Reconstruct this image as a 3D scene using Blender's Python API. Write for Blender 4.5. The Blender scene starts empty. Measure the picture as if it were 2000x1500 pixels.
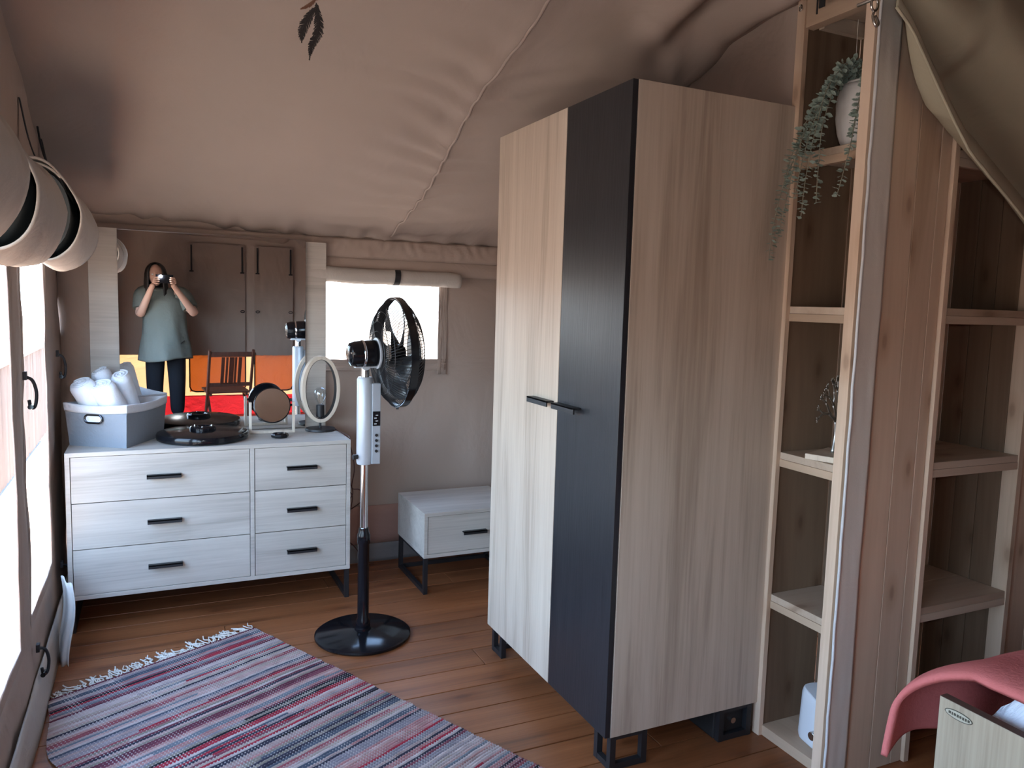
import bpy, bmesh, math, random
import numpy as np
from mathutils import Vector, Matrix, noise as mnoise
random.seed(7)
S = bpy.context.scene
COL = S.collection
pi = math.pi

# ------------------------------------------------------------------ camera
H = 1.42
F = 1508.0
def ray(px, py):
    v = Vector(((px-1000)/F, -(py-750)/F, -1.0)); return v.normalized()
vy = ray(296, 573); vx = ray(4247, 687)
vx = (vx - vy*vx.dot(vy)).normalized(); vz = vx.cross(vy).normalized()
R = Matrix((vx, vy, vz))          # world = R @ camera vector
cam_d = bpy.data.cameras.new('camera'); cam = bpy.data.objects.new('camera', cam_d); COL.objects.link(cam)
cam.matrix_world = Matrix.Translation((0, 0, H)) @ R.to_4x4()
cam_d.sensor_width = 36; cam_d.lens = 36*F/2000; cam_d.clip_start = 0.005
S.camera = cam

# ------------------------------------------------------------------ world, sun, portals, exposure
W = bpy.data.worlds.new('world'); S.world = W; W.use_nodes = True
nt = W.node_tree; nt.nodes.clear()
out = nt.nodes.new('ShaderNodeOutputWorld'); bg = nt.nodes.new('ShaderNodeBackground')
tc = nt.nodes.new('ShaderNodeTexCoord'); sp = nt.nodes.new('ShaderNodeSeparateXYZ'); rp = nt.nodes.new('ShaderNodeValToRGB')
mr = nt.nodes.new('ShaderNodeMapRange'); mr.inputs[1].default_value = -1; mr.inputs[2].default_value = 1
nt.links.new(tc.outputs['Generated'], sp.inputs[0]); nt.links.new(sp.outputs[2], mr.inputs[0]); nt.links.new(mr.outputs[0], rp.inputs[0])
e = rp.color_ramp.elements
e[0].position = 0.0; e[0].color = (0.34, 0.285, 0.25, 1)
e[1].position = 1.0; e[1].color = (0.17, 0.30, 0.55, 1)
a = rp.color_ramp.elements.new(0.485); a.color = (0.36, 0.31, 0.28, 1)
a = rp.color_ramp.elements.new(0.505); a.color = (0.66, 0.86, 1.0, 1)
a = rp.color_ramp.elements.new(0.66); a.color = (0.40, 0.58, 0.85, 1)
nt.links.new(rp.outputs[0], bg.inputs[0]); nt.links.new(bg.outputs[0], out.inputs[0])
SKY = 17.5
bg.inputs[1].default_value = SKY
sun_d = bpy.data.lights.new('sun', 'SUN'); sun = bpy.data.objects.new('sun', sun_d); COL.objects.link(sun)
sun_d.energy = 250; sun_d.angle = 0.02; sun_d.color = (1, .93, .84)
sun.rotation_euler = Vector((0, .62, -.77)).to_track_quat('-Z', 'Y').to_euler()
def portal(name, c, sx, sy, direction):
    d = bpy.data.lights.new(name, 'AREA'); d.shape = 'RECTANGLE'; d.size = sx; d.size_y = sy
    d.cycles.is_portal = True
    o = bpy.data.objects.new(name, d); COL.objects.link(o); o.location = c
    o.rotation_euler = Vector(direction).to_track_quat('-Z', 'Y').to_euler()
    return o
vs = S.view_settings
S.display_settings.display_device = 'sRGB'
vs.view_transform = 'Standard'; vs.look = 'None'; vs.gamma = 1; vs.use_curve_mapping = False; vs.exposure = -0.12

# ------------------------------------------------------------------ materials
MATS = {}
def N(t, typ): return t.nodes.new(typ)
def mat(name, color=(.5, .5, .5), rough=.5, metal=0, spec=.5, trans=0, emit=None, estr=0, coat=0):
    if name in MATS: return MATS[name]
    m = bpy.data.materials.new(name); m.use_nodes = True; p = m.node_tree.nodes['Principled BSDF']
    p.inputs['Base Color'].default_value = (*color, 1); p.inputs['Roughness'].default_value = rough
    p.inputs['Metallic'].default_value = metal; p.inputs['Specular IOR Level'].default_value = spec
    p.inputs['Transmission Weight'].default_value = trans; p.inputs['Coat Weight'].default_value = coat
    if emit: p.inputs['Emission Color'].default_value = (*emit, 1); p.inputs['Emission Strength'].default_value = estr
    # fine procedural surface variation
    t = m.node_tree
    c = N(t, 'ShaderNodeTexCoord'); n = N(t, 'ShaderNodeTexNoise'); n.inputs['Scale'].default_value = 60; n.inputs['Detail'].default_value = 3
    t.links.new(c.outputs['Object'], n.inputs['Vector'])
    if not trans:
        mrr = N(t, 'ShaderNodeMapRange'); mrr.inputs[3].default_value = max(0, rough-.04); mrr.inputs[4].default_value = min(1, rough+.04)
        t.links.new(n.outputs[0], mrr.inputs[0]); t.links.new(mrr.outputs[0], p.inputs['Roughness'])
    MATS[name] = m; return m

def wood(name, light, mid, dark, axis='Z', scale=1.0, rough=.5, stretch=.07, fine=.35, knots=0, vary=.1, bump=.05, spec=.4):
    m = bpy.data.materials.new(name); m.use_nodes = True; t = m.node_tree; L = t.links.new
    p = t.nodes['Principled BSDF']; p.inputs['Roughness'].default_value = rough; p.inputs['Specular IOR Level'].default_value = spec
    c = N(t, 'ShaderNodeTexCoord'); oi = N(t, 'ShaderNodeObjectInfo')
    mul = N(t, 'ShaderNodeVectorMath'); mul.operation = 'SCALE'; mul.inputs[0].default_value = (13.1, 7.7, 5.3); L(oi.outputs['Random'], mul.inputs['Scale'])
    add = N(t, 'ShaderNodeVectorMath'); L(c.outputs['Object'], add.inputs[0]); L(mul.outputs[0], add.inputs[1])
    mp = N(t, 'ShaderNodeMapping'); sc = [scale*10]*3; sc['XYZ'.index(axis)] *= stretch; mp.inputs['Scale'].default_value = sc; L(add.outputs[0], mp.inputs[0])
    n1 = N(t, 'ShaderNodeTexNoise'); n1.inputs['Scale'].default_value = 1.0; n1.inputs['Detail'].default_value = 5; n1.inputs['Distortion'].default_value = 1.2; n1.inputs['Roughness'].default_value = .6
    L(mp.outputs[0], n1.inputs['Vector'])
    mp2 = N(t, 'ShaderNodeMapping'); s2 = [scale*140]*3; s2['XYZ'.index(axis)] *= .025; mp2.inputs['Scale'].default_value = s2; L(add.outputs[0], mp2.inputs[0])
    n2 = N(t, 'ShaderNodeTexNoise'); n2.inputs['Scale'].default_value = 1.0; n2.inputs['Detail'].default_value = 2; L(mp2.outputs[0], n2.inputs['Vector'])
    mx = N(t, 'ShaderNodeMix'); mx.inputs[0].default_value = fine; L(n1.outputs[0], mx.inputs[2]); L(n2.outputs[0], mx.inputs[3])
    r = N(t, 'ShaderNodeValToRGB'); el = r.color_ramp.elements
    el[0].position = .30; el[0].color = (*dark, 1); el[1].position = .66; el[1].color = (*light, 1)
    q = el.new(.47); q.color = (*mid, 1)
    L(mx.outputs[0], r.inputs[0]); colout = r.outputs[0]
    if knots:
        sx_ = N(t, 'ShaderNodeSeparateXYZ'); L(add.outputs[0], sx_.inputs[0]); ai = 'XYZ'.index(axis); oth = [q_ for q_ in range(3) if q_ != ai]
        ad = N(t, 'ShaderNodeMath'); L(sx_.outputs[oth[0]], ad.inputs[0]); L(sx_.outputs[oth[1]], ad.inputs[1])
        cm = N(t, 'ShaderNodeCombineXYZ'); L(ad.outputs[0], cm.inputs[0]); L(sx_.outputs[ai], cm.inputs[1])
        mk = N(t, 'ShaderNodeMapping'); mk.inputs['Scale'].default_value = (knots*1.9, knots*.8, 1); L(cm.outputs[0], mk.inputs[0])
        vo = N(t, 'ShaderNodeTexVoronoi'); vo.voronoi_dimensions = '2D'; vo.inputs['Scale'].default_value = 1; L(mk.outputs[0], vo.inputs['Vector'])
        rk = N(t, 'ShaderNodeValToRGB'); rk.color_ramp.elements[0].position = .03; rk.color_ramp.elements[0].color = (.28, .17, .11, 1)
        rk.color_ramp.elements[1].position = .16; rk.color_ramp.elements[1].color = (1, 1, 1, 1)
        zz = rk.color_ramp.elements.new(.065); zz.color = (.72, .62, .54, 1)
        L(vo.outputs['Distance'], rk.inputs[0])
        mm = N(t, 'ShaderNodeMix'); mm.data_type = 'RGBA'; mm.blend_type = 'MULTIPLY'; mm.inputs[0].default_value = .5
        L(colout, mm.inputs[6]); L(rk.outputs[0], mm.inputs[7]); colout = mm.outputs[2]
    if vary:
        hs = N(t, 'ShaderNodeHueSaturation'); mv = N(t, 'ShaderNodeMapRange'); mv.inputs[3].default_value = 1-vary; mv.inputs[4].default_value = 1+vary
        L(oi.outputs['Random'], mv.inputs[0]); L(mv.outputs[0], hs.inputs['Value']); L(colout, hs.inputs['Color']); colout = hs.outputs[0]
    L(colout, p.inputs['Base Color'])
    b = N(t, 'ShaderNodeBump'); b.inputs['Strength'].default_value = bump; b.inputs['Distance'].default_value = .003
    L(n2.outputs[0], b.inputs['Height']); L(b.outputs[0], p.inputs['Normal'])
    return m

def canvas(name, color, transl=0, tcol=None, wr=.35, wscale=2.2, rough=.9):
    m = bpy.data.materials.new(name); m.use_nodes = True; t = m.node_tree; L = t.links.new
    p = t.nodes['Principled BSDF']; p.inputs['Roughness'].default_value = rough; p.inputs['Specular IOR Level'].default_value = .15
    c = N(t, 'ShaderNodeTexCoord')
    n = N(t, 'ShaderNodeTexNoise'); n.inputs['Scale'].default_value = 260; n.inputs['Detail'].default_value = 2; L(c.outputs['Object'], n.inputs['Vector'])
    n3 = N(t, 'ShaderNodeTexNoise'); n3.inputs['Scale'].default_value = 1.3; n3.inputs['Detail'].default_value = 4; L(c.outputs['Object'], n3.inputs['Vector'])
    mix = N(t, 'ShaderNodeMix'); mix.data_type = 'RGBA'; mix.inputs[6].default_value = (*[x*.9 for x in color], 1); mix.inputs[7].default_value = (*[min(1, x*1.08) for x in color], 1)
    L(n3.outputs[0], mix.inputs[0]); L(mix.outputs[2], p.inputs['Base Color'])
    n2 = N(t, 'ShaderNodeTexNoise'); n2.inputs['Scale'].default_value = wscale; n2.inputs['Detail'].default_value = 4; n2.inputs['Distortion'].default_value = 1.6; L(c.outputs['Object'], n2.inputs['Vector'])
    b1 = N(t, 'ShaderNodeBump'); b1.inputs['Strength'].default_value = wr; b1.inputs['Distance'].default_value = .05; L(n2.outputs[0], b1.inputs['Height'])
    b2 = N(t, 'ShaderNodeBump'); b2.inputs['Strength'].default_value = .25; b2.inputs['Distance'].default_value = .001; L(n.outputs[0], b2.inputs['Height']); L(b1.outputs[0], b2.inputs['Normal'])
    L(b2.outputs[0], p.inputs['Normal'])
    if transl:
        tr = N(t, 'ShaderNodeBsdfTranslucent'); tr.inputs[0].default_value = (*(tcol or color), 1); ms = N(t, 'ShaderNodeMixShader'); ms.inputs[0].default_value = transl
        L(b1.outputs[0], tr.inputs['Normal'])
        L(p.outputs[0], ms.inputs[1]); L(tr.outputs[0], ms.inputs[2]); L(ms.outputs[0], t.nodes['Material Output'].inputs[0])
    return m

OAK_V = wood('light_oak_laminate_vertical', (.57, .475, .385), (.485, .395, .315), (.34, .265, .205), 'Z', .8, .5, .07, .28, vary=0)
OAK_H = wood('light_oak_laminate_horizontal', (.56, .515, .46), (.48, .435, .385), (.36, .32, .28), 'X', .9, .5, .07, .3, vary=.02)
OAK_Y = wood('light_oak_laminate_depth', (.66, .60, .53), (.58, .52, .45), (.44, .38, .32), 'Y', 1.2, .5, .06, .4, vary=.02)
PINE_V = wood('pine_vertical', (.70, .54, .41), (.62, .465, .345), (.47, .33, .23), 'Z', .6, .6, .07, .16, knots=2.6, vary=.10)
PINE_X = wood('pine_along_x', (.56, .45, .35), (.49, .38, .29), (.40, .29, .21), 'X', .6, .6, .07, .16, knots=2.2, vary=.08)
PINE_Y = wood('pine_along_y', (.55, .41, .30), (.48, .35, .25), (.42, .31, .22), 'Y', .6, .6, .07, .16, knots=2.2, vary=.08)
PINE_DK = wood('pine_shadow_boards', (.22, .145, .095), (.18, .115, .073), (.12, .075, .048), 'Z', .6, .7, .07, .16, knots=2.8, vary=.12)  # pine with the shade of the niches put into its colour
FLOORW = wood('floor_boards', (.29, .105, .040), (.215, .074, .027), (.105, .036, .014), 'X', .8, .38, .05, .25, knots=2.0, vary=.16, bump=.12)
BOARDW = wood('bed_board_veneer', (.46, .39, .29), (.40, .33, .24), (.31, .25, .18), 'Z', 1.0, .5, .06, .4, vary=0)
BLACKW = wood('black_oak_laminate', (.020, .021, .025), (.015, .016, .020), (.009, .010, .013), 'Z', 1.2, .33, .06, .5, vary=0, bump=.15, spec=.5)
PALEW = wood('pale_birch', (.72, .62, .50), (.65, .55, .44), (.52, .43, .34), 'Z', 2, .5, .1, .3, vary=.03)
BROWNW = wood('brown_stained_wood', (.10, .035, .02), (.075, .026, .016), (.045, .016, .01), 'Z', 2, .45, .1, .3, vary=.03)
CANV = canvas('tent_canvas', (.42, .33, .28), wr=.3)
CANV_ROOF = canvas('roof_canvas', (.395, .32, .278), wr=.22, wscale=1.6)
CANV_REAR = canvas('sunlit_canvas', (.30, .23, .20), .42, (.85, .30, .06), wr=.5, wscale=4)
CANV_FLAP = canvas('flap_canvas', (.33, .255, .215), wr=.3)
CANV_PALE = canvas('pale_sunlit_canvas', (.36, .30, .26), .034, (.85, .50, .24), wr=.3)
CANV_RED = canvas('red_fabric', (.50, .04, .04), .017, (.85, .03, .04), wr=.6, wscale=5)
CANV_LT = canvas('light_canvas', (.50, .455, .41), wr=.2, wscale=6)
CANV_CURT = canvas('curtain_canvas', (.42, .385, .285), wr=.15, wscale=3)
CANV_SHADE = canvas('roll_shade_canvas', (.10, .115, .12), wr=.2)
BLACKM = mat('black_powder_coated_metal', (.014, .014, .016), .45)
BLACKP = mat('glossy_black_plastic', (.006, .006, .008), .14, spec=.35)
BLACKS = mat('black_strap', (.012, .012, .015), .7)
CHROME = mat('chrome', (.75, .76, .78), .12, 1)
SILVER = mat('silver_plastic', (.50, .52, .55), .42, .25)
GREYP = mat('grey_panel_plastic', (.36, .38, .41), .4)
DCHROME = mat('dark_chrome', (.10, .11, .13), .2, 1)
MIRROR = mat('mirror_glass', (.93, .93, .93), .0, 1); MIRROR.node_tree.nodes['Principled BSDF'].inputs['Roughness'].default_value = 0
for l in list(MIRROR.node_tree.links):
    if l.to_socket.name == 'Roughness': MIRROR.node_tree.links.remove(l)
WHITEP = mat('white_plastic', (.72, .75, .80), .35)
CERAM = mat('white_ceramic', (.72, .70, .68), .6)
TOWEL = canvas('towel_terry', (.80, .82, .86), wr=.12, wscale=60)
GREYF = canvas('grey_basket_fabric', (.24, .265, .30), wr=.12, wscale=30)
WHITEF = canvas('white_lining_fabric', (.70, .71, .74), wr=.15, wscale=20)
SHEET = canvas('white_sheet', (.74, .80, .90), wr=.5, wscale=12)
CORAL = canvas('coral_quilt', (.60, .17, .16), wr=.12, wscale=45)
LEAF = mat('eucalyptus_leaf', (.27, .34, .29), .6)
STEM = mat('eucalyptus_stem', (.25, .24, .18), .6)
SILV = mat('brushed_silver', (.62, .62, .60), .38, 1)
FEATH = mat('dark_feather', (.03, .022, .02), .8)
FEATHB = mat('brown_feather', (.22, .10, .06), .8)
SKIN = mat('skin', (.62, .38, .29), .5)
HAIR = mat('dark_hair', (.035, .03, .028), .5)
SHIRT = canvas('grey_green_shirt', (.17, .19, .17), wr=.15, wscale=10)
PANTS = canvas('black_trousers', (.015, .017, .022), wr=.3)
BRASS = mat('steel_fitting', (.55, .53, .50), .25, 1)
ROPE = mat('cream_yarn', (.62, .58, .52), .9)
REED = mat('reed', (.22, .16, .13), .8)
CORD = mat('brown_cord', (.07, .025, .02), .5)
def thin(name, tint, gl, op=0.0):
    m = bpy.data.materials.new(name); m.use_nodes = True; t = m.node_tree; L = t.links.new
    for n in list(t.nodes):
        if n.type == 'BSDF_PRINCIPLED': t.nodes.remove(n)
    tr = N(t, 'ShaderNodeBsdfTransparent'); tr.inputs[0].default_value = (*tint, 1); g = N(t, 'ShaderNodeBsdfGlossy'); g.inputs['Roughness'].default_value = .08
    fr = N(t, 'ShaderNodeMapRange'); fr.inputs[3].default_value = gl*.6; fr.inputs[4].default_value = gl; ms = N(t, 'ShaderNodeMixShader')
    c = N(t, 'ShaderNodeTexCoord'); nz = N(t, 'ShaderNodeTexNoise'); nz.inputs['Scale'].default_value = 5; L(c.outputs['Object'], nz.inputs['Vector'])
    b = N(t, 'ShaderNodeBump'); b.inputs['Strength'].default_value = .15; b.inputs['Distance'].default_value = .02; L(nz.outputs[0], fr.inputs[0]); L(nz.outputs[0], b.inputs['Height']); L(b.outputs[0], g.inputs['Normal'])
    L(fr.outputs[0], ms.inputs[0]); L(tr.outputs[0], ms.inputs[1]); L(g.outputs[0], ms.inputs[2]); L(ms.outputs[0], t.nodes['Material Output'].inputs[0])
    return m
VINYL = thin('clear_vinyl', (.95, .96, .97), .03)
GLASS = thin('bulb_glass', (.92, .93, .94), .22)

# ------------------------------------------------------------------ mesh helpers
def B(): return bmesh.new()
def box(bm, c0, c1):
    x0, y0, z0 = c0; x1, y1, z1 = c1
    v = [bm.verts.new(p) for p in [(x0,y0,z0),(x1,y0,z0),(x1,y1,z0),(x0,y1,z0),(x0,y0,z1),(x1,y0,z1),(x1,y1,z1),(x0,y1,z1)]]
    for f in [(3,2,1,0),(4,5,6,7),(0,1,5,4),(1,2,6,5),(2,3,7,6),(3,0,4,7)]: bm.faces.new([v[i] for i in f])
    return v
def frame_of(d):
    d = d.normalized(); up = Vector((0,0,1)) if abs(d.z) < .9 else Vector((1,0,0))
    a = d.cross(up).normalized(); b = a.cross(d).normalized(); return a, b
def ring(bm, c, a, b, ra, rb, seg, ph=0):
    return [bm.verts.new(c + a*ra*math.cos(ph+2*pi*i/seg) + b*rb*math.sin(ph+2*pi*i/seg)) for i in range(seg)]
def bridge(bm, r0, r1):
    n = len(r0)
    for i in range(n): bm.faces.new((r0[i], r0[(i+1) % n], r1[(i+1) % n], r1[i]))
def cyl(bm, p0, p1, r0, r1=None, seg=16, cap=True):
    p0, p1 = Vector(p0), Vector(p1); r1 = r0 if r1 is None else r1; a, b = frame_of(p1-p0)
    A = ring(bm, p0, a, b, r0, r0, seg); C = ring(bm, p1, a, b, r1, r1, seg); bridge(bm, A, C)
    if cap: bm.faces.new(A[::-1]); bm.faces.new(C)
def tube(bm, pts, r, seg=8, closed=False, rb=None):
    pts = [Vector(p) for p in pts]; n = len(pts); rings = []; pa = None
    rr = r if isinstance(r, (list, tuple)) else [r]*n
    for i, p in enumerate(pts):
        d = (pts[(i+1) % n]-pts[i-1]) if closed else (pts[min(i+1, n-1)]-pts[max(i-1, 0)])
        if d.length < 1e-9: d = Vector((0,0,1))
        d.normalize()
        if pa is None: a, b = frame_of(d)
        else:
            a = pa - d*pa.dot(d)
            a = a.normalized() if a.length > 1e-6 else frame_of(d)[0]
            b = d.cross(a).normalized()
            b = -b if False else b
        if pa is None: b = d.cross(a).normalized()
        pa = a; rings.append(ring(bm, p, a, b, rr[i], rr[i]*(rb if rb else 1), seg))
    for i in range(n-1): bridge(bm, rings[i], rings[i+1])
    if closed: bridge(bm, rings[-1], rings[0])
    else:
        bm.faces.new(rings[0][::-1]); bm.faces.new(rings[-1])
def lathe(bm, prof, c=(0,0,0), axis=(0,0,1), seg=32):
    c = Vector(c); ax = Vector(axis).normalized(); a, b = frame_of(ax); prev = None
    for r, z in prof:
        if r < 1e-6: cur = [bm.verts.new(c+ax*z)]
        else: cur = ring(bm, c+ax*z, a, b, r, r, seg)
        if prev is not None:
            if len(prev) == 1 and len(cur) > 1:
                for i in range(seg): bm.faces.new((prev[0], cur[(i+1) % seg], cur[i]))
            elif len(cur) == 1 and len(prev) > 1:
                for i in range(seg): bm.faces.new((prev[i], prev[(i+1) % seg], cur[0]))
            elif len(cur) > 1: bridge(bm, prev, cur)
        prev = cur
def surf(bm, f, nu, nv, closed_u=False):
    g = [[bm.verts.new(f(i/nu, j/nv)) for j in range(nv+1)] for i in range(nu + (0 if closed_u else 1))]
    n = len(g)
    for i in range(n if closed_u else n-1):
        for j in range(nv): bm.faces.new((g[i][j], g[(i+1) % n][j], g[(i+1) % n][j+1], g[i][j+1]))
    return g
def obj(name, bm, m, parent=None, smooth=False, bevel=0, solid=0, loc=None, sub=0, label=None):
    bmesh.ops.recalc_face_normals(bm, faces=bm.faces)
    me = bpy.data.meshes.new(name); bm.to_mesh(me); bm.free(); me.materials.append(m)
    if smooth:
        for p in me.polygons: p.use_smooth = True
        if smooth == 'auto': me.set_sharp_from_angle(angle=math.radians(35))
    o = bpy.data.objects.new(name, me); COL.objects.link(o)
    if parent: o.parent = parent
    if loc: o.location = loc
    if solid: s = o.modifiers.new('s', 'SOLIDIFY'); s.thickness = solid; s.offset = 0
    if sub: s = o.modifiers.new('u', 'SUBSURF'); s.levels = sub; s.render_levels = sub
    if bevel:
        b = o.modifiers.new('b', 'BEVEL'); b.width = bevel; b.segments = 2; b.limit_method = 'ANGLE'; b.angle_limit = .6
    if label: o['label'] = label
    return o
def tag(o, label=None, cat=None, group=None, kind=None):
    if label: o['label'] = label
    if cat: o['category'] = cat
    if group: o['group'] = group
    if kind: o['kind'] = kind
    return o
def thing(name, label, cat, loc=(0,0,0), rz=0, group=None):
    o = bpy.data.objects.new(name, None); COL.objects.link(o); o.location = loc; o.rotation_euler = (0, 0, rz)
    o.empty_display_size = .05
    return tag(o, label, cat, group)
def boxo(name, c0, c1, m, parent=None, bevel=0, **k):
    b = B(); box(b, c0, c1); return obj(name, b, m, parent, bevel=bevel, **k)
def copy_tree(o, parent=None):
    c = o.copy(); COL.objects.link(c); c.parent = parent
    for ch in list(o.children): copy_tree(ch, c)
    return c
def nz(x, y, z=0, s=1): return mnoise.noise(Vector((x*s, y*s, z*s)))
def bez(pts, n=12):
    """Catmull-Rom through points"""
    P = [Vector(p) for p in pts]; P = [P[0]*2-P[1]] + P + [P[-1]*2-P[-2]]; o = []
    for i in range(1, len(P)-2):
        for k in range(n):
            t = k/n; a, b, c, d = P[i-1], P[i], P[i+1], P[i+2]
            o.append(.5*((2*b)+(-a+c)*t+(2*a-5*b+4*c-d)*t*t+(-a+3*b-3*c+d)*t**3))
    o.append(P[-2]); return o

# ------------------------------------------------------------------ setting: floor
XL, YB, XP, YR = -.38, 4.04, 1.84, -.92     # left wall, back wall, partition, rear wall
fl = boxo('floor', (-.5, -1.1, -.06), (4.6, 4.14, -.022), mat('subfloor', (.03, .018, .012), .9)); tag(fl, kind='structure')
rng = random.Random(3)
y = YR-.1
plank_meshes = {}
while y < YB+.05:
    w = .148; x = -.5; cuts = [-.5, rng.uniform(.3, 3.2), 4.6]
    if rng.random() < .3: cuts = [-.5, rng.uniform(.2, 1.2), rng.uniform(2.2, 3.6), 4.6]
    for i in range(len(cuts)-1):
        b = B(); L_ = cuts[i+1]-cuts[i]
        box(b, (.0012, .0015, -.022), (L_-.0012, w-.003, rng.uniform(-.0012, 0)))
        obj('plank', b, FLOORW, fl, bevel=.0015, loc=(cuts[i], y, 0))
    y += w

# walls with holes -----------------------------------------------------------
def holes_wall(name, m, us, vs_, holes, P, du=.08, solid=.004, kind='structure', parent=None):
    """us, vs_: (lo, hi); holes: list of (u0,u1,v0,v1); P(u,v)->point"""
    def cuts(lo, hi, ex):
        s = sorted({lo, hi, *[q for q in ex if lo < q < hi]}); r = []
        for i in range(len(s)-1):
            n = max(1, int(round((s[i+1]-s[i])/du)))
            r += [s[i]+(s[i+1]-s[i])*k/n for k in range(n)]
        return r+[hi]
    U = cuts(*us, [q for h in holes for q in h[:2]]); V = cuts(*vs_, [q for h in holes for q in h[2:]])
    b = B(); g = {}
    def vt(i, j):
        if (i, j) not in g: g[(i, j)] = b.verts.new(P(U[i], V[j]))
        return g[(i, j)]
    for i in range(len(U)-1):
        for j in range(len(V)-1):
            uc, vc = (U[i]+U[i+1])/2, (V[j]+V[j+1])/2
            if any(h[0] < uc < h[1] and h[2] < vc < h[3] for h in holes): continue
            b.faces.new((vt(i, j), vt(i+1, j), vt(i+1, j+1), vt(i, j+1)))
    o = obj(name, b, m, parent, smooth=True, solid=solid)
    if kind: tag(o, kind=kind)
    return o

# left wall, canvas with tall clear windows
WZ0, WZ1 = .335, 1.60
LW = [(2.90, 3.49, WZ0, WZ1), (1.98, 2.64, WZ0, WZ1), (1.02, 1.75, WZ0, WZ1), (.05, .80, WZ0, 1.36)]
def Pl(u, v):
    e = min([min(abs(u-h[0]), abs(u-h[1])) for h in LW])
    return Vector((XL + .012*nz(u, v, 3, 2.2) + .006*nz(u, v, 9, 7) + (.03*max(0, .28-v)), u + .006*nz(u, v, 1, 6), v))
wall_left = holes_wall('wall_left', CANV, (YR, YB), (-.02, 3.0), LW, Pl)
for i, h in enumerate(LW):
    b = B(); surf(b, lambda u, v: Vector((XL-.008+.004*nz(u*3, v*3, i, 2), h[0]-.01+(h[1]-h[0]+.02)*u, h[2]-.01+(h[3]-h[2]+.02)*v)), 10, 16)
    w = obj('window_%d' % (i+1), b, VINYL, smooth=True); tag(w, kind='structure')
    # folded canvas binding round the opening
    for (a0, a1, c0, c1) in [(h[0]-.028, h[0]+.004, h[2]-.02, h[3]), (h[1]-.004, h[1]+.028, h[2]-.02, h[3]), (h[0]-.02, h[1]+.02, h[2]-.03, h[2]+.004)]:
        b = B(); surf(b, lambda u, v: Pl(a0+(a1-a0)*u, c0+(c1-c0)*v)+Vector((.003+.003*math.sin(u*pi), 0, 0)), 3, 24)
        obj('window_binding', b, CANV, w, smooth=True)
# back wall with window
BW = [(.60, 1.44, 1.10, 1.56)]
def Pb(u, v):
    z = v
    drape = .014*math.sin(u*9+v*3+2*nz(u, v, 0, 1.5))*max(0, min(1, (u-1.35)*3)) * max(0, min(1, v))
    return Vector((u, YB + drape + .016*nz(u, v, 0, 2.6) + .007*nz(u, v, 4, 8), z))
wall_back = holes_wall('wall_back', CANV, (XL-.02, XP+.02), (-.02, 2.2), BW, Pb, du=.05)
b = B(); surf(b, lambda u, v: Vector((.59+.86*u, YB+.012+.003*nz(u*4, v*4, 5, 2), 1.09+.48*v)), 10, 6)
w5 = obj('window_5', b, VINYL, smooth=True); tag(w5, kind='structure')
for c0, c1 in [((1.425, 1.02), (1.475, 1.62)), ((.58, 1.045), (1.475, 1.105))]:
    b = B(); surf(b, lambda u, v: Vector((c0[0]+(c1[0]-c0[0])*u, YB-.012+.004*nz(u*6, v*6, 2, 2)+.004*nz(u*20, v*20, 2, 1), c0[1]+(c1[1]-c0[1])*v+.003*nz(u*9, 0, 0, 2))), 20, 14)
    obj('window_binding', b, CANV, w5, smooth=True, solid=.004)
# header bands over the back window
b = B()
surf(b, lambda u, v: Vector((-.36+2.18*u, YB-.022-.010*math.sin(v*pi)+.004*nz(u*8, v, 3, 2), 1.555+.085*v-.003*nz(u*9, 0, 1, 1))), 60, 6)
hb = obj('window_header', b, CANV, smooth=True, solid=.004); tag(hb, kind='structure'); hb.name = 'trim_1'
b = B()
surf(b, lambda u, v: Vector((-.36+2.18*u, YB-.028-.016*abs(nz(u*40, v*1.5, 3, 1))-.012*math.sin(v*pi), 1.632+.10*v)), 160, 8)
o = obj('trim_2', b, CANV, smooth=True, solid=.004); tag(o, kind='structure')
# canvas skirt and ground strip at the foot of the back wall
b = B(); surf(b, lambda u, v: Vector((-.36+2.18*u, YB-.022+.006*nz(u*9, v, 3, 2), .0+.10*v)), 50, 4)
tag(obj('baseboard_back', b, canvas('skirt_canvas', (.20, .19, .19)), smooth=True, solid=.006), kind='structure')
b = B(); surf(b, lambda u, v: Vector((-.36+2.18*u, YB-.016+.004*nz(u*9, v, 3, 2), .10+.21*v)), 50, 4)
tag(obj('trim_3', b, canvas('red_reflection_canvas', (.38, .23, .19)), smooth=True, solid=.004), kind='structure')  # red reflected light painted as a band of reddish cloth
b = B(); surf(b, lambda u, v: Vector((XL+.03-.01*v+.008*nz(u*9, v, 3, 2), YR+(YB-YR)*u, .0+.16*v)), 60, 4)
tag(obj('baseboard_left', b, CANV_LT, smooth=True, solid=.006), kind='structure')
# partition canvas behind the wardrobe
b = B(); surf(b, lambda u, v: Vector((XP+.012+.012*nz(u*3, v*3, 7, 1.5), 1.90+(YB-1.90)*u, 2.8*v)), 24, 24)
tag(obj('wall_right', b, CANV, smooth=True, solid=.004), kind='structure')
# far side rooms to the right (closes the tent)
boxo('wall_far_right', (4.5, YR, 0), (4.54, YB, 3.2), CANV); tag(bpy.data.objects['wall_far_right'], kind='structure')
boxo('wall_back_bedroom', (XP+.9, 2.6, 0), (4.5, 2.63, 3.0), CANV); tag(bpy.data.objects['wall_back_bedroom'], kind='structure')

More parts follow.
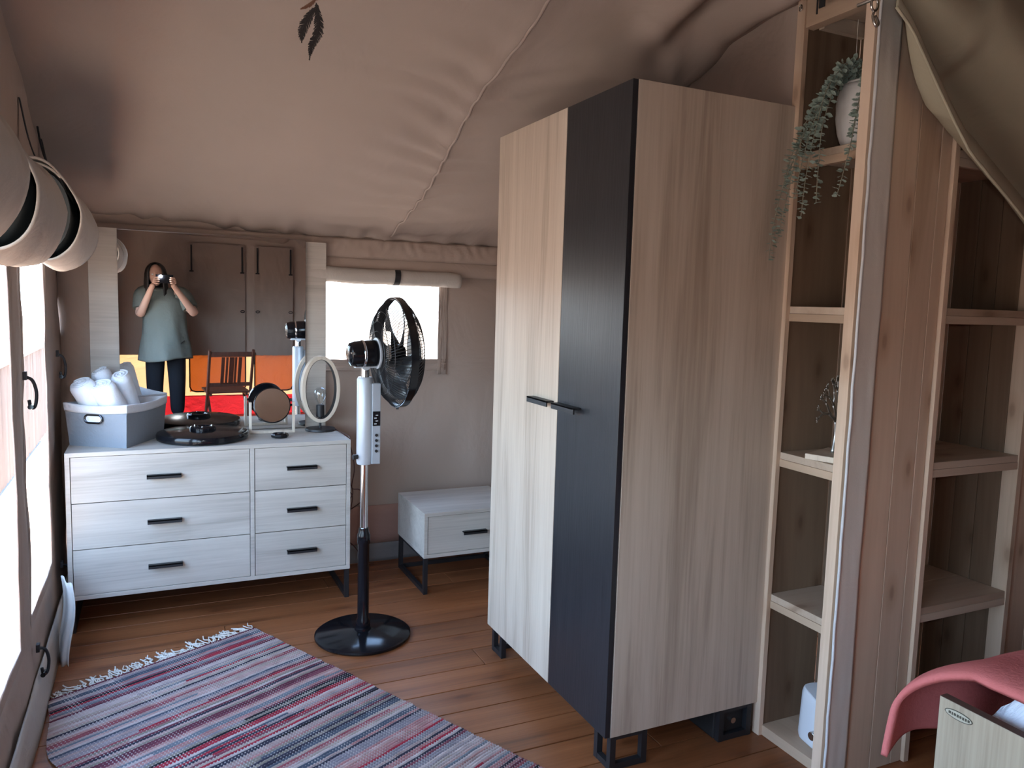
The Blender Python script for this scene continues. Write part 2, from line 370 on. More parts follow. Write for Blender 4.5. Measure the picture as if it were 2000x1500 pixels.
# rear wall (seen in the mirror): sun's shadow line put in as a change of canvas
def Pr(u, v): return Vector((u, YR+.012*nz(u, v, 2, 2.2), v))
wall_rear = holes_wall('wall_rear', CANV_PALE, (XL-.02, 1.5), (.21, .655), [], Pr, du=.1, solid=0)
boxo('wall_rear_bedroom', (1.5, YR-.02, 0), (4.5, YR+.02, 3.0), CANV); tag(bpy.data.objects['wall_rear_bedroom'], kind='structure')
wru = holes_wall('wall_rear_upper', CANV, (XL-.02, 1.5), (.65, 3.0), [], Pr, du=.1, solid=0)
b = B(); surf(b, lambda u, v: Vector((XL+1.88*u, YR+.004+.01*nz(u*9, v*3, 2, 2), -.01+.225*v)), 60, 6)
tag(obj('trim_4', b, CANV_RED, smooth=True), kind='structure')
for i, (x0, x1) in enumerate([(.30, .86), (.955, 1.36)]):
    fp = thing('window_flap', ['closed canvas window flap behind the brown chair in the mirror',
               'closed canvas window flap at the right edge of the mirror'][i], 'window flap', (x0, YR+.03, .26))
    w_ = x1-x0
    b = B(); surf(b, lambda u, v: Vector((w_*u, .006*nz(u*5, v*5, i, 2)+.010*math.sin(u*pi), (1.56-.385)*v+.385)), 16, 24)
    obj('flap_cloth', b, CANV_FLAP, fp, smooth=True)
    b = B(); surf(b, lambda u, v: Vector((w_*u, .006*nz(u*5, v*5*.25, i, 2)+.010*math.sin(u*pi)+.004*nz(u*9, v*5, i+3, 1), .39*v)), 16, 12)
    obj('sunlit_panel', b, CANV_REAR, fp, smooth=True)  # sunlit foot of the flap, its orange glow put into the cloth colour
    b = B(); tube(b, [(.0, .012, .42), (.0, .012, .05), (.02, .012, .012), (.06, .012, 0), (w_-.06, .012, 0), (w_-.02, .012, .012), (w_, .012, .05), (w_, .012, .42)], .008, 6)
    obj('strap_shadow_frame', b, BLACKS, fp, smooth=True)  # strap shadows on the lit cloth, put in as a black tube
    for sx in (.03, w_-.03):
        b = B(); box(b, (sx-.008, .012, 1.27), (sx+.008, .02, 1.54)); box(b, (sx-.02, .012, 1.262), (sx+.02, .022, 1.276)); obj('strap', b, BLACKS, fp)
        b = B(); tube(b, [(sx+.02*math.cos(q), .03, .86+.012*math.sin(q)) for q in [k*pi/4 for k in range(8)]], .004, 5, closed=True); obj('toggle', b, BLACKS, fp)
# awning outside over the rear wall, shading its upper part
aw = boxo('awning', (-1.2, -3.3, 2.15), (5, YR-.06, 2.19), CANV); aw.location = (0, 0, 0)
for v in aw.data.vertices: 
    if v.co.y < -2: v.co.y = YR-1.18
tag(aw, kind='structure'); aw.name = 'ceiling_awning'

# ceiling (roof canvas) ------------------------------------------------------
def roof_z(x, y):
    if y > 1.35: z = 1.755 + .375*(4.0-y)
    else: z = 1.755+.375*2.65 - .38*(1.35-y)
    z += .05*max(0, (.6-x))*max(0, min(1, (4.04-y)))*.9      # slightly higher at the gable
    # belly of the cloth
    if y > 1.35: z -= .045*math.sin(min(1, max(0, (4.0-y)/2.65))*pi)
    # pulled down to the partition on the right
    d = max(0, min(1, (x-.95)/.9)); d = d*d*(3-2*d)
    cap = 2.37+.02*(2.5-y)
    if z > cap and y > .8: z = z*(1-d)+cap*d
    # tension folds radiating from the pinch point
    px, py = 1.80, 2.50; r = math.hypot(x-px, y-py); an = math.atan2(y-py, x-px)
    if y > .8: z += .030*math.sin(an*7+1.0)*math.exp(-r*1.6)*min(1, r*5) - .05*math.exp(-r*9)
    # slack seam
    sx = 1.13 + .02*math.sin(y*4)
    z += -.012*math.exp(-((x-sx)/.05)**2)
    g = math.exp(-((x-sx)/.35)**2)*max(0, min(1, (y-1.9)))
    z += .008*g*math.sin(y*46+8*abs(x-sx)+4*nz(x, y, 0, 3))
    fx = 1.84-.10*max(0, 2.5-y)          # ridge of bunched cloth running up from the pinch
    if y < 2.5:
        k_ = min(1, (2.5-y)*5); z += k_*(-.055*math.exp(-((x-fx+.02)/.055)**2) + .040*math.exp(-((x-fx+.14)/.05)**2) - .02*math.exp(-((x-fx+.25)/.06)**2))
    z += .012*nz(x, y, 0, 1.7) + .005*nz(x*.6, y*1.6, 5, 6)
    e = max(0, (y-3.85)/.19); z += -.012*e + .010*e*math.sin(x*38+3*nz(x, 0, 0, 5))
    return z
b = B()
X0, X1, Y0, Y1 = XL-.03, 4.55, YR-.1, 4.09
def frf(u, v):
    x = X0+(X1-X0)*(u if False else u); y = Y0+(Y1-Y0)*v; return Vector((x, y, roof_z(x, y)+.055*max(0, .9-x)/1.3*max(0, (y-3.2)/.8)))
surf(b, frf, 260, 230)
ceiling = obj('ceiling', b, CANV_ROOF, smooth=True); tag(ceiling, kind='structure')
b = B()
pts = [(1.13+.02*math.sin(y*4), y, roof_z(1.13+.02*math.sin(y*4), y)-.004) for y in [1.4+2.55*k/80 for k in range(81)]]
tube(b, pts, .006, 6, rb=.6); obj('seam', b, CANV_ROOF, ceiling, smooth=True)

# portals for the daylight
for h in LW: portal('daylight_portal', (XL-.05, (h[0]+h[1])/2, (h[2]+h[3])/2), h[1]-h[0]+.1, h[3]-h[2]+.1, (1, 0, 0))
portal('daylight_portal', (1.02, YB+.06, 1.33), .95, .56, (0, -1, 0))

dk = boxo('deck', (-2.5, -3.2, -.16), (-.42, 9.0, -.10), mat('shaded_deck', (.10, .085, .075), .8)); tag(dk, kind='structure'); dk.name = 'floor_deck'  # added to hold back ground light; its shade is put into the dark colour
# reed screen on the deck rail outside the left windows
fence = thing('reed_screen', 'pale reed screen on the deck rail outside the left windows', 'fence', (-1.05, 1.5, 0))
reed0 = None; r2 = random.Random(5)
b = B()
for i in range(1400):
    yy = -3.2+i*.0085; rr_ = .0032+r2.random()*.0012
    if r2.random() < .30: continue
    xo = r2.uniform(-.006, .006); z1 = .86+r2.uniform(-.012, .012)
    A = [b.verts.new((xo+rr_*math.cos(q), yy+rr_*math.sin(q), -.09)) for q in (0, 2.1, 4.2)]
    C = [b.verts.new((xo+rr_*math.cos(q), yy+rr_*math.sin(q)+r2.uniform(-.003, .003), z1)) for q in (0, 2.1, 4.2)]
    bridge(b, A, C)
rs = obj('reeds', b, REED, fence); rs['kind'] = 'stuff'
b = B(); box(b, (-.03, -3.2, .83), (.02, 9, .86)); obj('top_rail', b, REED, fence)
for k in range(4):
    b = B(); box(b, (-.012, -3.2, .05+.24*k), (-.004, 9, .06+.24*k)); obj('binding_wire', b, REED, fence)

# ------------------------------------------------------------------ rolled window covers on the left wall
def rolled(name, label, y0, y1, zc, rad, seed):
    t = thing(name, label, 'window cover', (XL+.01, y0, zc), 0, 'rolled canvas window covers')
    Lr = y1-y0
    def sec(a, k):                     # spiral cross section (x from wall, z)
        r = rad*(1.0-.16*k); q = a
        dx = .074+r*.64*math.cos(q); dz = r*1.02*math.sin(q)
        if math.sin(q) > 0: dx -= .03*math.sin(q)
        return dx, dz
    b = B(); turns = 1.18
    def f(u, v):
        a = pi*.62 - u*turns*2*pi; dx, dz = sec(a, max(0, u*turns-.9)*2.2)
        s = 1+.06*nz(v*2, a*.4, seed, 2)+.03*nz(v*9, a, seed, 1)
        return Vector((.012+dx*s, Lr*v+.03*u*(1-2*v), dz*s-.02*math.sin(v*pi)+.012*nz(v*5, seed, 0, 1)))
    surf(b, f, 64, 14); obj('rolled_cloth', b, CANV_LT, t, smooth=True, solid=.006)
    b = B()
    def g(u, v):
        a = u*2*pi; return Vector((.074+rad*.50*math.cos(a), .035+(Lr-.07)*v, -.005+rad*.82*math.sin(a)-.02*math.sin(v*pi)))
    gg = surf(b, g, 28, 6, closed_u=True)
    b.faces.new([r[0] for r in gg]); b.faces.new([r[-1] for r in gg])
    obj('shaded_inner_roll', b, CANV_SHADE, t, smooth='auto')  # dark fill: the deep shade inside the roll is put into its colour
    b = B()
    def g2(u, v):
        a = u*2*pi; return Vector((.074+rad*.38*math.cos(a), .012+.03*v, -.035+rad*.50*math.sin(a)))
    gg = surf(b, g2, 28, 2, closed_u=True); b.faces.new([r[0] for r in gg])
    obj('shaded_inner_roll', b, canvas('shadowed_canvas', (.16, .17, .18), wr=.1), t, smooth='auto')  # inner canvas darkened in colour for the shade in the roll
    for k, v in enumerate((.30, .88)):
        b = B(); yv = Lr*v
        pts = bez([(.0, yv-.02, .36), (.02, yv-.012, .24), (.045, yv, rad*1.12), (.07, yv+.004, rad*1.02)], 4); prev = None
        for p in pts:
            cur = (b.verts.new(p+Vector((0, -.012, 0))), b.verts.new(p+Vector((0, .012, 0))))
            if prev: b.faces.new((prev[0], prev[1], cur[1], cur[0]))
            prev = cur
        obj('strap', b, BLACKS, t, solid=.003)
    # canvas tab with steel eyelet
    tb = B(); box(tb, (.0, Lr*.80, rad*.72), (.006, Lr*.80+.15, rad*1.28))
    tab = obj('tab', tb, CANV_LT, t, bevel=.002); tab.location = (.115, -.22, -.01); tab.rotation_euler = (0, math.radians(-30), 0)
    eb = B(); tube(eb, [(.012, Lr*.80+.03+.013*math.cos(q), rad*.95+.013*math.sin(q)) for q in [k*pi/8 for k in range(16)]], .0035, 6, closed=True)
    obj('eyelet', eb, BRASS, tab, smooth=True)
    eb = B(); cyl(eb, (.0115, Lr*.80+.03, rad*.95), (.013, Lr*.80+.03, rad*.95), .010, seg=12); obj('eyelet_hole', eb, BLACKS, tab)
    b = B(); tube(b, bez([(.0, Lr*.72, .40), (.02, Lr*.76, .25), (.068, Lr*.82, rad*1.0)], 5), .0035, 5); obj('cord', b, BLACKS, t)
    return t
rolled('rolled_window_cover', 'rolled beige canvas window cover nearest the camera on left wall, at the photo edge', 1.80, 2.38, 1.63, .132, 1)
rolled('rolled_window_cover', 'rolled beige canvas window cover over the left wall window closest to the dresser', 2.74, 3.56, 1.665, .145, 5)
rolled('rolled_window_cover', 'rolled beige canvas window cover seen only beside the photographer, third from the dresser', .90, 1.70, 1.64, .13, 9)

# toggles on the left wall
for i, (yy, zz, lb) in enumerate([(2.79, 1.10, 'black elastic toggle loop between the two bright left windows, at mid height'), (3.70, 1.105, 'black elastic toggle loop left of the towel basket'),
                   (3.62, .235, 'black elastic toggle loop low beside the dresser bottom'), (2.86, .20, 'black elastic toggle loop near the floor above the rug corner'), (3.72, 2.08, 'black elastic toggle loop high above the rolled covers')]):
    t = thing('toggle_loop', lb, 'toggle', (XL+.022, yy, zz), 0, 'toggle loops on the left wall')
    b = B(); tube(b, bez([(0, -.02, .055), (.018, -.002, .04), (.026, .012, .0), (.022, .008, -.04), (.012, -.004, -.045), (.008, -.01, -.02)], 5), .005, 6); obj('loop', b, BLACKS, t, smooth=True)
    b = B(); cyl(b, (.012, -.022, -.04), (.014, .016, -.045), .008, seg=8); obj('toggle_bar', b, BLACKP, t, smooth='auto')
    b = B(); box(b, (-.004, -.035, .045), (.006, -.012, .07)); obj('tape', b, BLACKS, t)

# loose hanging hem cloth by the dresser corner
b = B()
surf(b, lambda u, v: Vector((-.345+.05*u+.01*math.sin(v*5), 3.42-.34*u*.4-.12*v+.02*math.sin(u*9), .30-.30*v*(1-.1*u))), 8, 14)
tag(obj('hem_flap', b, CANV_LT, smooth=True, solid=.003), 'loose pale canvas hem flap hanging by the dresser corner', 'canvas flap')

# rolled cover of the back window
t = thing('rolled_window_cover', 'rolled pale canvas cover above the bright back window behind the fan', 'window cover', (.60, YB-.055, 1.545), 0, 'rolled canvas window covers')
b = B()
def f(u, v):
    a = u*2*pi*1.6; r = .040*(1-.18*u)*(1+.12*nz(v*7, a*.5, 2, 1)+.05*nz(v*22, a, 1, 1))
    return Vector((.93*v, r*.75*math.cos(a), r*1.0*math.sin(a)-.012*v+.006*nz(v*4, 0, 0, 1)))
surf(b, f, 40, 50); obj('rolled_cloth', b, CANV_LT, t, smooth=True, solid=.004)
b = B(); surf(b, lambda u, v: Vector((.56+.03*u-.012*v, .034*math.cos(v*pi*1.2+1.9)-.004, .04*math.sin(v*pi*1.2+1.9)-.006)), 2, 14); obj('strap', b, BLACKS, t, solid=.003)

# ------------------------------------------------------------------ wardrobe
wd = thing('wardrobe', 'tall light oak wardrobe with one broad black door on black metal feet', 'wardrobe', (1.226, 1.882, 0))
WX, WY, WB, WT = .600, .912, .110, 2.055
b = B(); tk = .018
box(b, (.020, 0, WB), (WX, tk, WT)); box(b, (.020, WY-tk, WB), (WX, WY, WT))
box(b, (.020, tk, WT-tk), (WX, WY-tk, WT)); box(b, (.020, tk, WB), (WX, WY-tk, WB+tk)); box(b, (WX-.006, tk, WB+tk), (WX, WY-tk, WT-tk))
obj('carcass', b, OAK_V, wd, bevel=.0012)
d1 = boxo('door', (0, .378, WB+.002), (.018, WY-.001, WT-.001), OAK_V, wd, bevel=.001, label='light oak door')
d2 = boxo('door', (0, .001, WB+.002), (.018, .375, WT-.001), BLACKW, wd, bevel=.001, label='black door')
for d, ya in ((d1, .402), (d2, .218)):
    b = B(); box(b, (-.030, ya, 1.078), (-.024, ya+.15, 1.098)); box(b, (-.030, ya, 1.092), (0, ya+.15, 1.098)); obj('handle', b, BLACKM, d, bevel=.001)
for sx, sy in ((0, 0), (0, 1), (1, 0), (1, 1)):
    b = B(); q = .020; xo = .022 if not sx else WX-.022-q; yo = .002 if not sy else WY-.002-q
    dx = .115 if not sx else -.115; dy = .075 if not sy else -.075
    def leg(x, y): box(b, (x, y, 0), (x+q, y+q, WB))
    leg(xo, yo); leg(xo+dx, yo); leg(xo, yo+dy)
    x0, x1 = sorted((xo, xo+dx)); y0, y1 = sorted((yo, yo+dy))
    for z in (0, WB-.012):
        box(b, (x0+.001, yo+.001, z), (x1+q-.001, yo+q-.001, z+(q if z == 0 else .011))); box(b, (xo+.001, y0+.001, z), (xo+q-.001, y1+q-.001, z+(q if z == 0 else .011)))
    obj('foot', b, BLACKM, wd)

# ------------------------------------------------------------------ dresser and nightstand
def drawers_unit(t, w, d, zb, zt, rows, colsx, handle_w, mf):
    tk = .018
    b = B(); box(b, (0, 0, zt-tk), (w, d, zt)); box(b, (0, 0, zb), (w, d, zb+tk)); obj('carcass', b, mf, t, bevel=.001) if False else None
    box(b, (0, 0.0002, zb+tk), (tk, d, zt-tk)); box(b, (w-tk, .0002, zb+tk), (w, d, zt-tk)); box(b, (tk, d-.006, zb+tk), (w-tk, d, zt-tk))
    for a, c in zip(colsx[:-1], colsx[1:]): pass
    for c in colsx[1:-1]: box(b, (c-tk/2, .0003, zb+tk), (c+tk/2, d-.006, zt-tk))
    obj('carcass', b, mf, t, bevel=.001)
    n = len(rows)
    for ci in range(len(colsx)-1):
        xa = colsx[ci]+(tk if ci == 0 else tk/2)+.0025; xb = colsx[ci+1]-(tk if ci == len(colsx)-2 else tk/2)-.0025
        h = (zt-zb-2*tk)/n
        for r in range(n):
            za = zb+tk+h*r+.0018; zc = za+h-.0036
            dr = boxo('drawer', (xa, .003, za), (xb, .021, zc), mf, t, bevel=.0008)
            m = (xa+xb)/2+.0; zm = (za+zc)/2
            b = B(); box(b, (m-handle_w/2, -.022, zm-.008), (m+handle_w/2, -.016, zm+.008)); box(b, (m-handle_w/2, -.022, zm+.002), (m+handle_w/2, .003, zm+.008))
            obj('handle', b, BLACKM, dr, bevel=.001)
    q = .020
    for x in (.003, w-q-.003):
        b = B(); box(b, (x, .006, 0), (x+q, .006+q, zb)); box(b, (x, d-q-.01, 0), (x+q, d-.01, zb)); box(b, (x+.0005, .006+q, 0), (x+q-.0005, d-q-.01, q)); box(b, (x+.0005, .006+q, zb-.012), (x+q-.0005, d-q-.01, zb))
        obj('leg_frame', b, BLACKM, t)
    b = B(); box(b, (q+.003, d-q-.009, .001), (w-q-.003, d-.011, q)); obj('rear_rail', b, BLACKM, t)
dz0, dz1 = .142, .764
ds = thing('dresser', 'wide light oak six drawer dresser on black metal legs under the mirror', 'dresser', (-.333, 3.552, 0))
drawers_unit(ds, 1.168, .430, dz0, dz1, [0, 1, 2], [0, .727, 1.168], .135, OAK_H)
ns = thing('nightstand', 'low light oak one drawer nightstand between the fan and the wardrobe', 'nightstand', (1.170, 3.45, 0))
drawers_unit(ns, .52, .44, .182, .405, [0], [0, .52], .125, OAK_H)

# ------------------------------------------------------------------ mirror panel unit on the dresser
mu = thing('wall_mirror', 'large rectangular mirror between two light oak side boards on the dresser', 'mirror', (-.256, 3.978, dz1))
mw = 1.056; mh = 1.703-dz1
b = B(); box(b, (0, -.018, 0), (.118, 0, mh+.006)); obj('side_board', b, OAK_H, mu, bevel=.001)
b = B(); box(b, (mw-.105, -.018, 0), (mw, 0, mh-.006)); obj('side_board', b, OAK_H, mu, bevel=.001)
boxo('back_board', (.118, -.006, 0), (mw-.105, 0, mh-.006), OAK_H, mu)
b = B(); box(b, (.119, -.011, .004), (mw-.1055, -.0065, mh-.002))
mg = obj('mirror_glass', b, MIRROR, mu)
mg.rotation_euler = (math.radians(.80), 0, math.radians(-.30)); mg.location = (0, -.012, 0)
b = B(); box(b, (.118, -.012, mh-.004), (mw-.106, -.004, mh+.003)); obj('top_trim', b, CHROME, mu)

# ------------------------------------------------------------------ towel basket
bx = thing('storage_basket', 'grey fabric basket with white rim and metal-ringed grip hole on the dresser', 'basket', (-.105, 3.592, dz1+.001), 0)
# plan corners (local): near, left, back, right
pn, plf, prt = Vector((.0, .0, 0)), Vector((-.235, .145, 0)), Vector((.155, .312, 0)); pbk = plf+prt-pn-Vector((0, .10, 0))
pbk = Vector((-.10, .245, 0)); 
base4 = [pn, prt, Vector((-.085, .345, 0)), plf]
cen = sum(base4, Vector())/4
def bk(u, v, inset=0):
    """perimeter u (0-1), height v"""
    s = (u % 1)*4; i = int(s) % 4; f_ = s-int(s); a = base4[i]; c = base4[(i+1) % 4]
    p = a.lerp(c, f_); n = Vector(((c-a).y, -(c-a).x, 0)).normalized()
    p = p + n*.014*math.sin(f_*pi)*v
    p = cen+(p-cen)*(1-inset)*(.93+.09*v)
    return Vector((p.x, p.y, .186*v + .008*math.sin(f_*pi)*-v))
b = B(); g = surf(b, lambda u, v: bk(u, v*.82), 64, 10, closed_u=True); b.faces.new([r[0] for r in g]); obj('body', b, GREYF, bx, smooth='auto', solid=.004)
b = B(); surf(b, lambda u, v: bk(u, .81+.19*v)*1.0+Vector((0, 0, 0)) if v < .999 else bk(u, 1.0), 64, 4, closed_u=True); obj('rim', b, WHITEF, bx, smooth='auto', solid=.010)
b = B(); surf(b, lambda u, v: bk(u, .45+.54*v, .03), 64, 4, closed_u=True); obj('lining', b, WHITEF, bx, smooth='auto', solid=.002)
# grip on the left-front face (between plf and pn : u 3/4..1)
mid = bk(.875, .66); ta = (bk(.93, .66)-bk(.82, .66)).normalized(); nn = Vector((ta.y, -ta.x, 0)); 
if nn.dot(mid-cen) < 0: nn = -nn
def slot(r, off): 
    P_ = []
    for k in range(28):
        q = 2*pi*k/28; cx_ = .022 if math.cos(q) >= 0 else -.022
        P_.append(mid+nn*off+ta*(cx_+r*math.cos(q))+Vector((0, 0, r*math.sin(q)+.005)))
    return P_
b = B(); tube(b, slot(.017, .009), .0045, 8, closed=True); obj('grip_ring', b, DCHROME, bx, smooth=True)
b = B(); b.faces.new([b.verts.new(p) for p in slot(.0155, .0075)]); obj('grip_opening', b, WHITEF, bx)
# rolled towels standing in the basket
def towel(loc, top, r, label, seed):
    t = tag(None or bpy.data.objects.new('rolled_towel', None), label, 'towel', 'white towels in the basket'); COL.objects.link(t); t.location = loc
    top = Vector(top)-Vector(loc); ax = top.normalized(); a, c = frame_of(ax); Lt = top.length
    b = B()
    def f(u, v):
        q = u*2*pi; rr = r*(1+.08*nz(math.cos(q)*2, v*3, seed, 1)); 
        e = 1 if v < .9 else math.sqrt(max(0, 1-((v-.9)/.1)**2*.35))
        return ax*Lt*v + a*rr*1.15*math.cos(q)*e + c*rr*.85*math.sin(q)*e
    g = surf(b, f, 28, 16, closed_u=True); b.faces.new([r_[-1] for r_ in g]); b.faces.new([r_[0] for r_ in g])
    obj('towel_roll', b, TOWEL, t, smooth='auto')
    b = B(); pts = []
    for k in range(40):
        q = k*.38; rr = r*.9*(1-k/44); pts.append(ax*(Lt+.001)+a*rr*1.1*math.cos(q)+c*rr*.8*math.sin(q))
    tube(b, pts, .0035, 5); obj('towel_fold', b, TOWEL, t, smooth=True)
for loc, top, r, lb, sd in [((-.190, 3.760, .86), (-.280, 3.710, 1.035), .058, 'fluffy white rolled towel at the left end of the basket, nearest the windows', 1),
        ((-.130, 3.722, .86), (-.200, 3.665, 1.032), .056, 'fluffy white rolled towel in the middle front of the basket, leaning left', 2),
        ((-.082, 3.800, .87), (-.130, 3.738, 1.066), .048, 'fluffy white rolled towel at the right of the basket, beside the mirror glass', 3),
        ((-.125, 3.860, .87), (-.215, 3.825, 1.075), .048, 'fluffy white rolled towel at the back of the basket, between the front ones', 4)]:
    towel(loc, top, r, lb, sd)

# ------------------------------------------------------------------ glossy black disc on the dresser
dc = thing('round_fan_base', 'glossy black round fan base plate lying on the dresser beside the basket', 'round plate', (.203, 3.762, dz1+.001))
b = B(); lathe(b, [(0, 0), (.186, 0), (.196, .005), (.198, .024), (.194, .032), (.184, .035), (.065, .043), (0, .045)], seg=64); obj('plate', b, BLACKP, dc, smooth='auto')
b = B(); lathe(b, [(.056, .040), (.056, .054), (.050, .060), (.034, .059), (.028, .050), (0, .050)], seg=40); obj('hub', b, BLACKP, dc, smooth='auto')
for k in range(3):
    q = k*2.09+.4; b = B(); cyl(b, (.042*math.cos(q), .042*math.sin(q), .057), (.042*math.cos(q), .042*math.sin(q), .062), .004, seg=8); obj('screw', b, CHROME, dc)

# ------------------------------------------------------------------ small swivel mirror
sm = thing('table_mirror', 'small round black-rimmed swivel mirror in a pale wooden stand on the dresser', 'mirror', (.518, 3.835, dz1+.001), math.radians(-3))
for sx in (-.106, .094): boxo('post', (sx, -.012, 0), (sx+.012, .012, .150), PALEW, sm, bevel=.001)
boxo('rail', (-.094, -.011, 0), (.094, .011, .012), PALEW, sm, bevel=.001)
cz = .134; tl = Matrix.Rotation(math.radians(-13), 3, 'X')
ax = tl @ Vector((0, -1, 0))
b = B(); lathe(b, [(.081, .011), (.086, .009), (.087, 0), (.086, -.010), (.070, -.014), (0, -.014)], (0, 0, cz), ax, 48); obj('rim', b, BLACKP, sm, smooth='auto')
b = B(); lathe(b, [(0, .0105), (.0815, .0105)], (0, 0, cz), ax, 48); obj('mirror_glass', b, MIRROR, sm)
for sg in (-1, 1):
    b = B(); cyl(b, (sg*.094, 0, cz), (sg*.084, 0, cz), .006, seg=10); obj('pivot', b, BLACKP, sm)

# ------------------------------------------------------------------ ring lamp
lp = thing('table_lamp', 'table lamp with upright oval wooden ring and clear bulb on a black disc base', 'lamp', (.752, 3.855, dz1+.001), math.radians(4))
b = B(); lathe(b, [(0, 0), (.072, 0), (.074, .003), (.072, .011), (.006, .012), (.006, .042), (0, .042)], seg=40); obj('base', b, BLACKM, lp, smooth='auto')
b = B(); ra, rz_, wv, th = .095, .166, .021, .018
zc_ = .040+rz_
n = 64; secs = []
for i in range(n):
    q = 2*pi*i/n; cq, sq = math.cos(q), math.sin(q)
    secs.append([b.verts.new((( ra-o_)*cq, dy, zc_+(rz_-o_)*sq)) for o_, dy in ((0, -wv), (th, -wv), (th, wv), (0, wv))])
for i in range(n): bridge(b, secs[i], secs[(i+1) % n])
obj('ring', b, PALEW, lp, smooth='auto', bevel=.0015)
b = B(); secs = []
for i in range(n):
    q = 2*pi*i/n; cq, sq = math.cos(q), math.sin(q)
    secs.append([b.verts.new(((ra-o_)*cq, dy, zc_+(rz_-o_)*sq)) for o_, dy in ((th, -wv+.001), (th+.0015, -wv+.001), (th+.0015, wv-.001), (th, wv-.001))])
for i in range(n): bridge(b, secs[i], secs[(i+1) % n])
obj('ring_liner', b, BLACKM, lp, smooth='auto')
b = B(); cyl(b, (0, 0, .058), (0, 0, .072), .008, seg=12); cyl(b, (0, 0, .068), (0, 0, .128), .020, seg=24); sk = obj('socket', b, BLACKM, lp, smooth='auto', bevel=.002)
b = B(); lathe(b, [(.012, .126), (.015, .140), (.026, .160), (.031, .180), (.028, .200), (.016, .213), (0, .216)], seg=24); bb = obj('bulb', b, GLASS, lp, smooth=True)
b = B()
for k in range(4):
    q = k*pi/2; tube(b, [(.004*math.cos(q), .004*math.sin(q), .135), (.012*math.cos(q), .012*math.sin(q), .150), (.008*math.cos(q), .008*math.sin(q), .185)], .0008, 4)
obj('filament', b, mat('filament', (.5, .35, .2), .4, 1), bb)
b = B(); tube(b, bez([(.825, 3.86, dz1+.004), (.832, 3.76, dz1+.004), (.8415, 3.62, dz1+.003), (.843, 3.60, dz1-.03), (.865, 3.60, .62), (.858, 3.62, .52), (.90, 3.64, .50), (.93, 3.68, .44), (.87, 3.76, .36), (.86, 3.78, .31)], 8), .0026, 6)
tag(obj('lamp_cord', b, CORD, smooth=True), 'dark lamp cord running off the dresser edge and down its side', 'cord')
b = B(); tube(b, bez([(.85, 3.9, .55), (.90, 3.92, .50), (.93, 3.9, .42), (.88, 3.88, .38), (.87, 3.9, .44), (.93, 3.91, .40), (.90, 3.93, .24), (.86, 3.93, .19), (.94, 3.94, .13), (1.02, 3.96, .02), (1.06, 3.96, .006)], 8), .0026, 6)
tag(obj('extension_cord', b, CORD, smooth=True), 'reddish brown tangled cord hanging between the dresser and the fan pole', 'cord')

pk = thing('alarm_puck', 'small black hexagonal gadget on the dresser in front of the round mirror', 'gadget', (.535, 3.700, dz1+.001))
b = B(); lathe(b, [(0, 0), (.036, 0), (.040, .004), (.040, .014), (.034, .020), (0, .021)], seg=8); obj('body', b, BLACKP, pk, bevel=.001)
b = B(); lathe(b, [(0, .021), (.014, .021), (.013, .0235), (0, .0235)], seg=16); obj('button', b, BLACKM, pk)

# ------------------------------------------------------------------ pedestal fan
fn = thing('pedestal_fan', 'black pedestal fan with chrome pole and round wire cage before the back window', 'fan', (.789, 3.112, 0))
b = B(); lathe(b, [(0, .0), (.196, 0), (.201, .006), (.200, .014), (.192, .019), (.05, .026), (.035, .030), (.033, .040), (0, .04)], seg=72); obj('base', b, BLACKP, fn, smooth='auto')
b = B(); lathe(b, [(.030, .035), (.030, .07), (.024, .08), (.0235, .40), (.027, .405), (.027, .44), (.021, .455), (.020, .47), (0, .47)], seg=28); obj('lower_pole', b, BLACKP, fn, smooth='auto')
b = B(); cyl(b, (0, 0, .46), (0, 0, .75), .0155, seg=24); obj('upper_pole', b, CHROME, fn, smooth='auto')
cb = thing('c', None, None); COL.objects.unlink(cb); bpy.data.objects.remove(cb)
b = B(); lathe(b, [(.0, .742), (.030, .742), (.033, .75), (.033, 1.095), (.028, 1.104), (0, 1.106)], seg=28); col = obj('control_column', b, SILVER, fn, smooth='auto')
b = B(); box(b, (.022, -.034, .745), (.058, -.006, 1.08)); pan = obj('control_panel', b, GREYP, fn, bevel=.003)
boxo('display', (.0245, -.0365, .905), (.0555, -.034, .965), BLACKP, pan)
for k in range(4):
    b = B(); cyl(b, (.040, -.034, .800+.022*k), (.040, -.040, .800+.022*k), .006, seg=12); obj('button', b, BLACKM, pan, smooth='auto')
b = B()
for k in range(4): box(b, (.030+.006*(k % 2), -.0372, .912+.012*k), (.040+.006*(k % 2), -.0366, .915+.012*k))
obj('display_mark', b, WHITEP, pan)
b = B(); cyl(b, (-.033, -.01, .775), (-.052, -.015, .775), .010, seg=12); obj('clamp_knob', b, BLACKM, fn, smooth='auto')
b = B(); lathe(b, [(.017, 1.10), (.016, 1.155), (0, 1.155)], seg=20); obj('neck', b, CHROME, fn, smooth='auto')
b = B(); box(b, (-.045, -.018, 1.142), (.05, .018, 1.168)); cyl(b, (0, -.02, 1.15), (0, .02, 1.15), .018, seg=16); obj('pivot', b, SILVER, fn, bevel=.003)
hx = Matrix.Rotation(math.radians(3), 3, 'Z') @ Vector((1, 0, .035)); hx.normalize(); HC = Vector((.130, .0, 1.205))
ha, hb_ = frame_of(hx)
b = B(); lathe(b, [(0, -.205), (.030, -.204), (.047, -.195), (.053, -.175), (.055, -.12), (.055, -.085), (.048, -.06), (0, -.06)], HC, hx, 36); mt = obj('motor_housing', b, BLACKP, fn, smooth='auto')
b = B(); lathe(b, [(.0555, -.150), (.057, -.148), (.057, -.142), (.0555, -.140)], HC, hx, 36); obj('chrome_band', b, CHROME, mt, smooth='auto')
